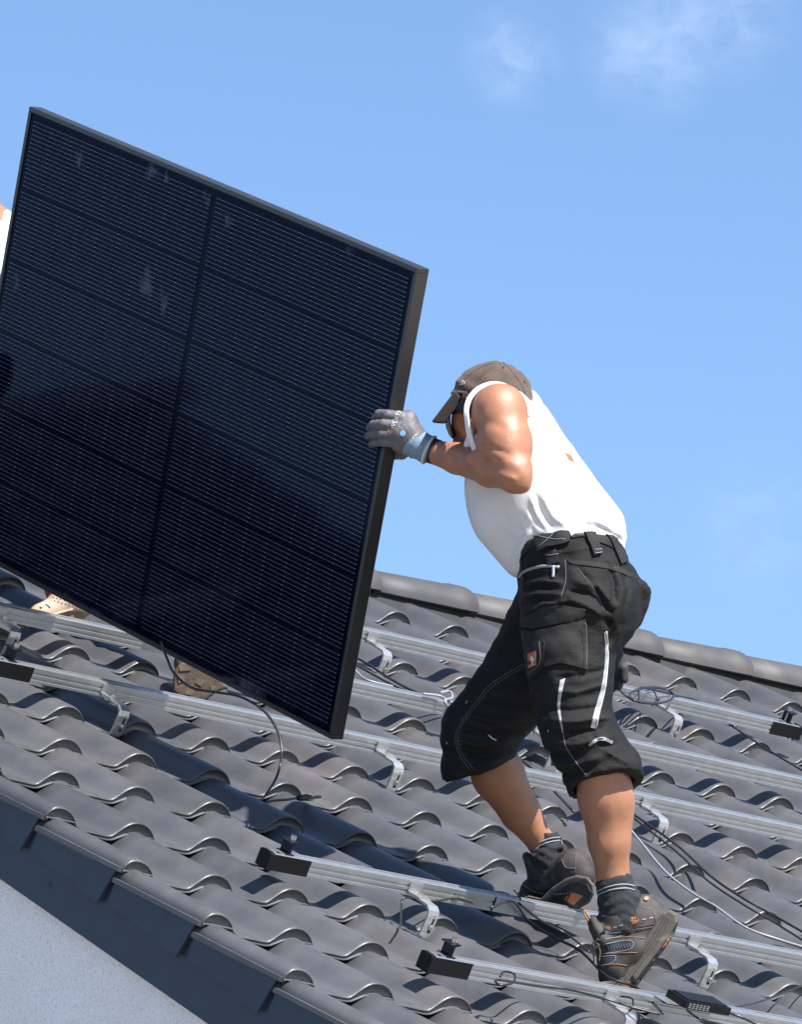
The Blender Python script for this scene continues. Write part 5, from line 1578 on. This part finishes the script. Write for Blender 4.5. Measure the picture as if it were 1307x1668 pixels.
# ---------------------------------------------------------------- helper behind the panel
def hp(u, w, d): return (u, w, d)
helper = empty('person', Vector(rc(100, 1020, .02)), 'helper mostly hidden behind the panel, beige sneaker, brown soled shoe and white shoulder showing', 'person')
HB_ = [bone((-20, 380, 1.98), 50, (20, 560, 2.05), 62, k=.03), bone((-20, 380, 2.2), 50, (20, 560, 2.2), 62, k=.03), bone((20, 560, 2.1), 62, (60, 690, 2.15), 66, k=.03),
       bone((-45, 352, 2.0), 30, (-30, 342, 2.2), 30, k=.02), bone((-62, 335, 2.1), 26, (-80, 300, 2.12), 24, k=.015), ell((-92, 272, 2.12), 44, 56, .078, rot=-.3, k=.012),
       bone((-110, 300, 2.1), 22, (-112, 318, 2.1), 14, k=.012), ell((-138, 285, 2.12), 7, 9, .013, k=.008), ell((-88, 280, 2.03), 7, 13, .01, k=.003),
       bone((-24, 372, 1.93), 31, (-20, 480, 1.92), 24, k=.02), bone((-20, 480, 1.92), 23, (-58, 555, 1.86), 17, k=.015), bone((-58, 555, 1.86), 15, (-74, 585, 1.83), 15, k=.01),
       bone((-30, 372, 2.26), 31, (60, 470, 2.28), 24, k=.02), bone((60, 470, 2.28), 23, (120, 540, 2.2), 17, k=.015),
       bone((50, 700, 2.05), 52, (70, 840, 1.92), 40, k=.03), bone((70, 840, 1.92), 38, (95, 965, 1.80), 21, k=.02), bone((95, 965, 1.80), 18, (100, 990, 1.78), 20, k=.01),
       bone((75, 700, 2.25), 52, (190, 850, 2.0), 40, k=.03), bone((190, 850, 2.0), 38, (300, 1040, 1.72), 21, k=.02), bone((300, 1040, 1.72), 18, (310, 1080, 1.7), 20, k=.01)]
hb = implicit('body', HB_, .0075, M_SKIN, helper, smooth_iter=2)
implicit('white_tshirt', [bone((-20, 394, 1.98), 60, (20, 560, 2.05), 72, k=.03), bone((-20, 394, 2.2), 60, (20, 560, 2.2), 72, k=.03), bone((20, 560, 2.1), 72, (50, 660, 2.15), 76, k=.03),
                          bone((-24, 396, 1.93), 36, (-20, 440, 1.92), 36, k=.02), bone((-30, 396, 2.26), 36, (20, 425, 2.28), 36, k=.02), bone((-60, 338, 2.1), 32, (-75, 312, 2.1), 30, k=.004, op='-')], .0075, M_SHIRT, helper,
         fold=foldf([((8, -6, 3), 9, .003, 0), ((-3, 9, 4), 13, .002, 2)]))
implicit('work_trousers', [bone((50, 670, 2.08), 68, (60, 730, 2.08), 66, k=.03), bone((70, 670, 2.24), 68, (80, 730, 2.24), 66, k=.03), bone((52, 710, 2.05), 60, (72, 840, 1.92), 46, k=.03), bone((72, 840, 1.92), 44, (90, 920, 1.84), 36, k=.02),
                          bone((75, 710, 2.25), 60, (190, 850, 2.0), 46, k=.03), bone((190, 850, 2.0), 44, (285, 1010, 1.76), 32, k=.02)], .0075, M_SHORT, helper,
         fold=foldf([((3, 10, 2), 8, .003, 0), ((9, 3, -3), 7, .003, 2.2)]))
implicit('hair', [ell((-86, 258, 2.12), 46, 48, .082, rot=-.3, k=.01)], .006, M_HAIR, helper)
# gloved hands on the far edge of the panel
for (u0, w0, dd) in ((-76, 590, 1.80), (125, 552, 2.1)):
    HG = [bone((u0, w0, dd), 19, (u0 + 4, w0 + 22, dd), 20, k=.01)]
    for i in range(4):
        HG += [bone((u0 - 10 + i * 9, w0 + 34, dd - .01), 7.5, (u0 - 8 + i * 9, w0 + 52 - abs(i - 1) * 3, dd + .01), 6.6, k=.004), bone((u0 - 8 + i * 9, w0 + 52 - abs(i - 1) * 3, dd + .01), 6.4, (u0 - 4 + i * 8, w0 + 62 - abs(i - 1) * 3, dd + .04), 5.6, k=.003)]
    HG += [bone((u0 + 16, w0 + 14, dd), 8, (u0 + 28, w0 + 36, dd + .02), 6.5, k=.005)]
    implicit('work_glove', HG, .004, M_GLOVE, helper)
# his sneaker (toe to the left, below the panel edge)
D1 = 1.80
hs = implicit('sneaker', [bone((128, 985, D1 - .02), 24, (100, 985, D1 - .03), 24, k=.012), bone((100, 988, D1 - .03), 22, (66, 1000, D1 - .08), 17, k=.012), bone((66, 1000, D1 - .08), 15, (38, 1012, D1 - .12), 11, k=.01), bone((104, 972, D1), 22, (98, 958, D1), 20, k=.01)], .004, M_BEIGE, helper)
bvn = tree_of(hs)
pol = []
for i in range(7):
    for k in range(3):
        x_, y_ = 84 + i * 6 + k * 2, 966 + k * 6 + i * 1.6
        pol.append([(x_, y_), (x_ + 2, y_ + .6), (x_ + 1.8, y_ + 2), (x_ - .2, y_ + 1.5)])
flatmark('perforation', bvn, pol, M_SOLED, hs)
seam('shoelace', bvn, [(66, 990), (74, 984), (82, 989)], 2.2, M_WHITE, hs, lift=.002)
seam('sole_edge', bvn, [(40, 1020), (60, 1013), (90, 1008), (120, 1004)], 5, M_BROWNSOLE, hs, lift=.001)
seam('sole_edge', bvn, [(30, 1016), (50, 1010), (80, 1002), (118, 992)], 3, M_BEIGE, hs, lift=.003)
# his other shoe, sole turned to the camera
D2 = 1.56
h2 = implicit('work_shoe', [bone((345, 1098, D2 + .03), 28, (318, 1105, D2 + .02), 30, k=.012), bone((305, 1080, D2 + .08), 22, (318, 1105, D2 + .04), 26, k=.012)], .004, M_BROWNSOLE, helper)
s3 = implicit('shoe_sole', [slab([(281, 1110), (284, 1092), (294, 1080), (310, 1078), (335, 1088), (362, 1105), (372, 1120), (352, 1128), (334, 1142), (312, 1142), (292, 1136), (282, 1126)], D2 - .04, D2 - .01, rnd=4, k=0)], .0035, M_BROWNSOLE, h2)
bvt = tree_of(s3)
M_LUG = mat('dusty_brown_lug', (.13, .095, .07), .8, var=.2)
for pts in ([(292, 1083), (310, 1087), (311, 1092), (293, 1093)], [(289, 1098), (301, 1100), (301, 1109), (291, 1113)], [(344, 1116), (356, 1120), (352, 1127), (343, 1124)], [(305, 1118), (318, 1122), (312, 1132), (300, 1130)], [(322, 1104), (334, 1110), (328, 1118), (318, 1112)]):
    patch('sole_lug', bvt, pts, M_LUG, s3, th=.0022, step=5)
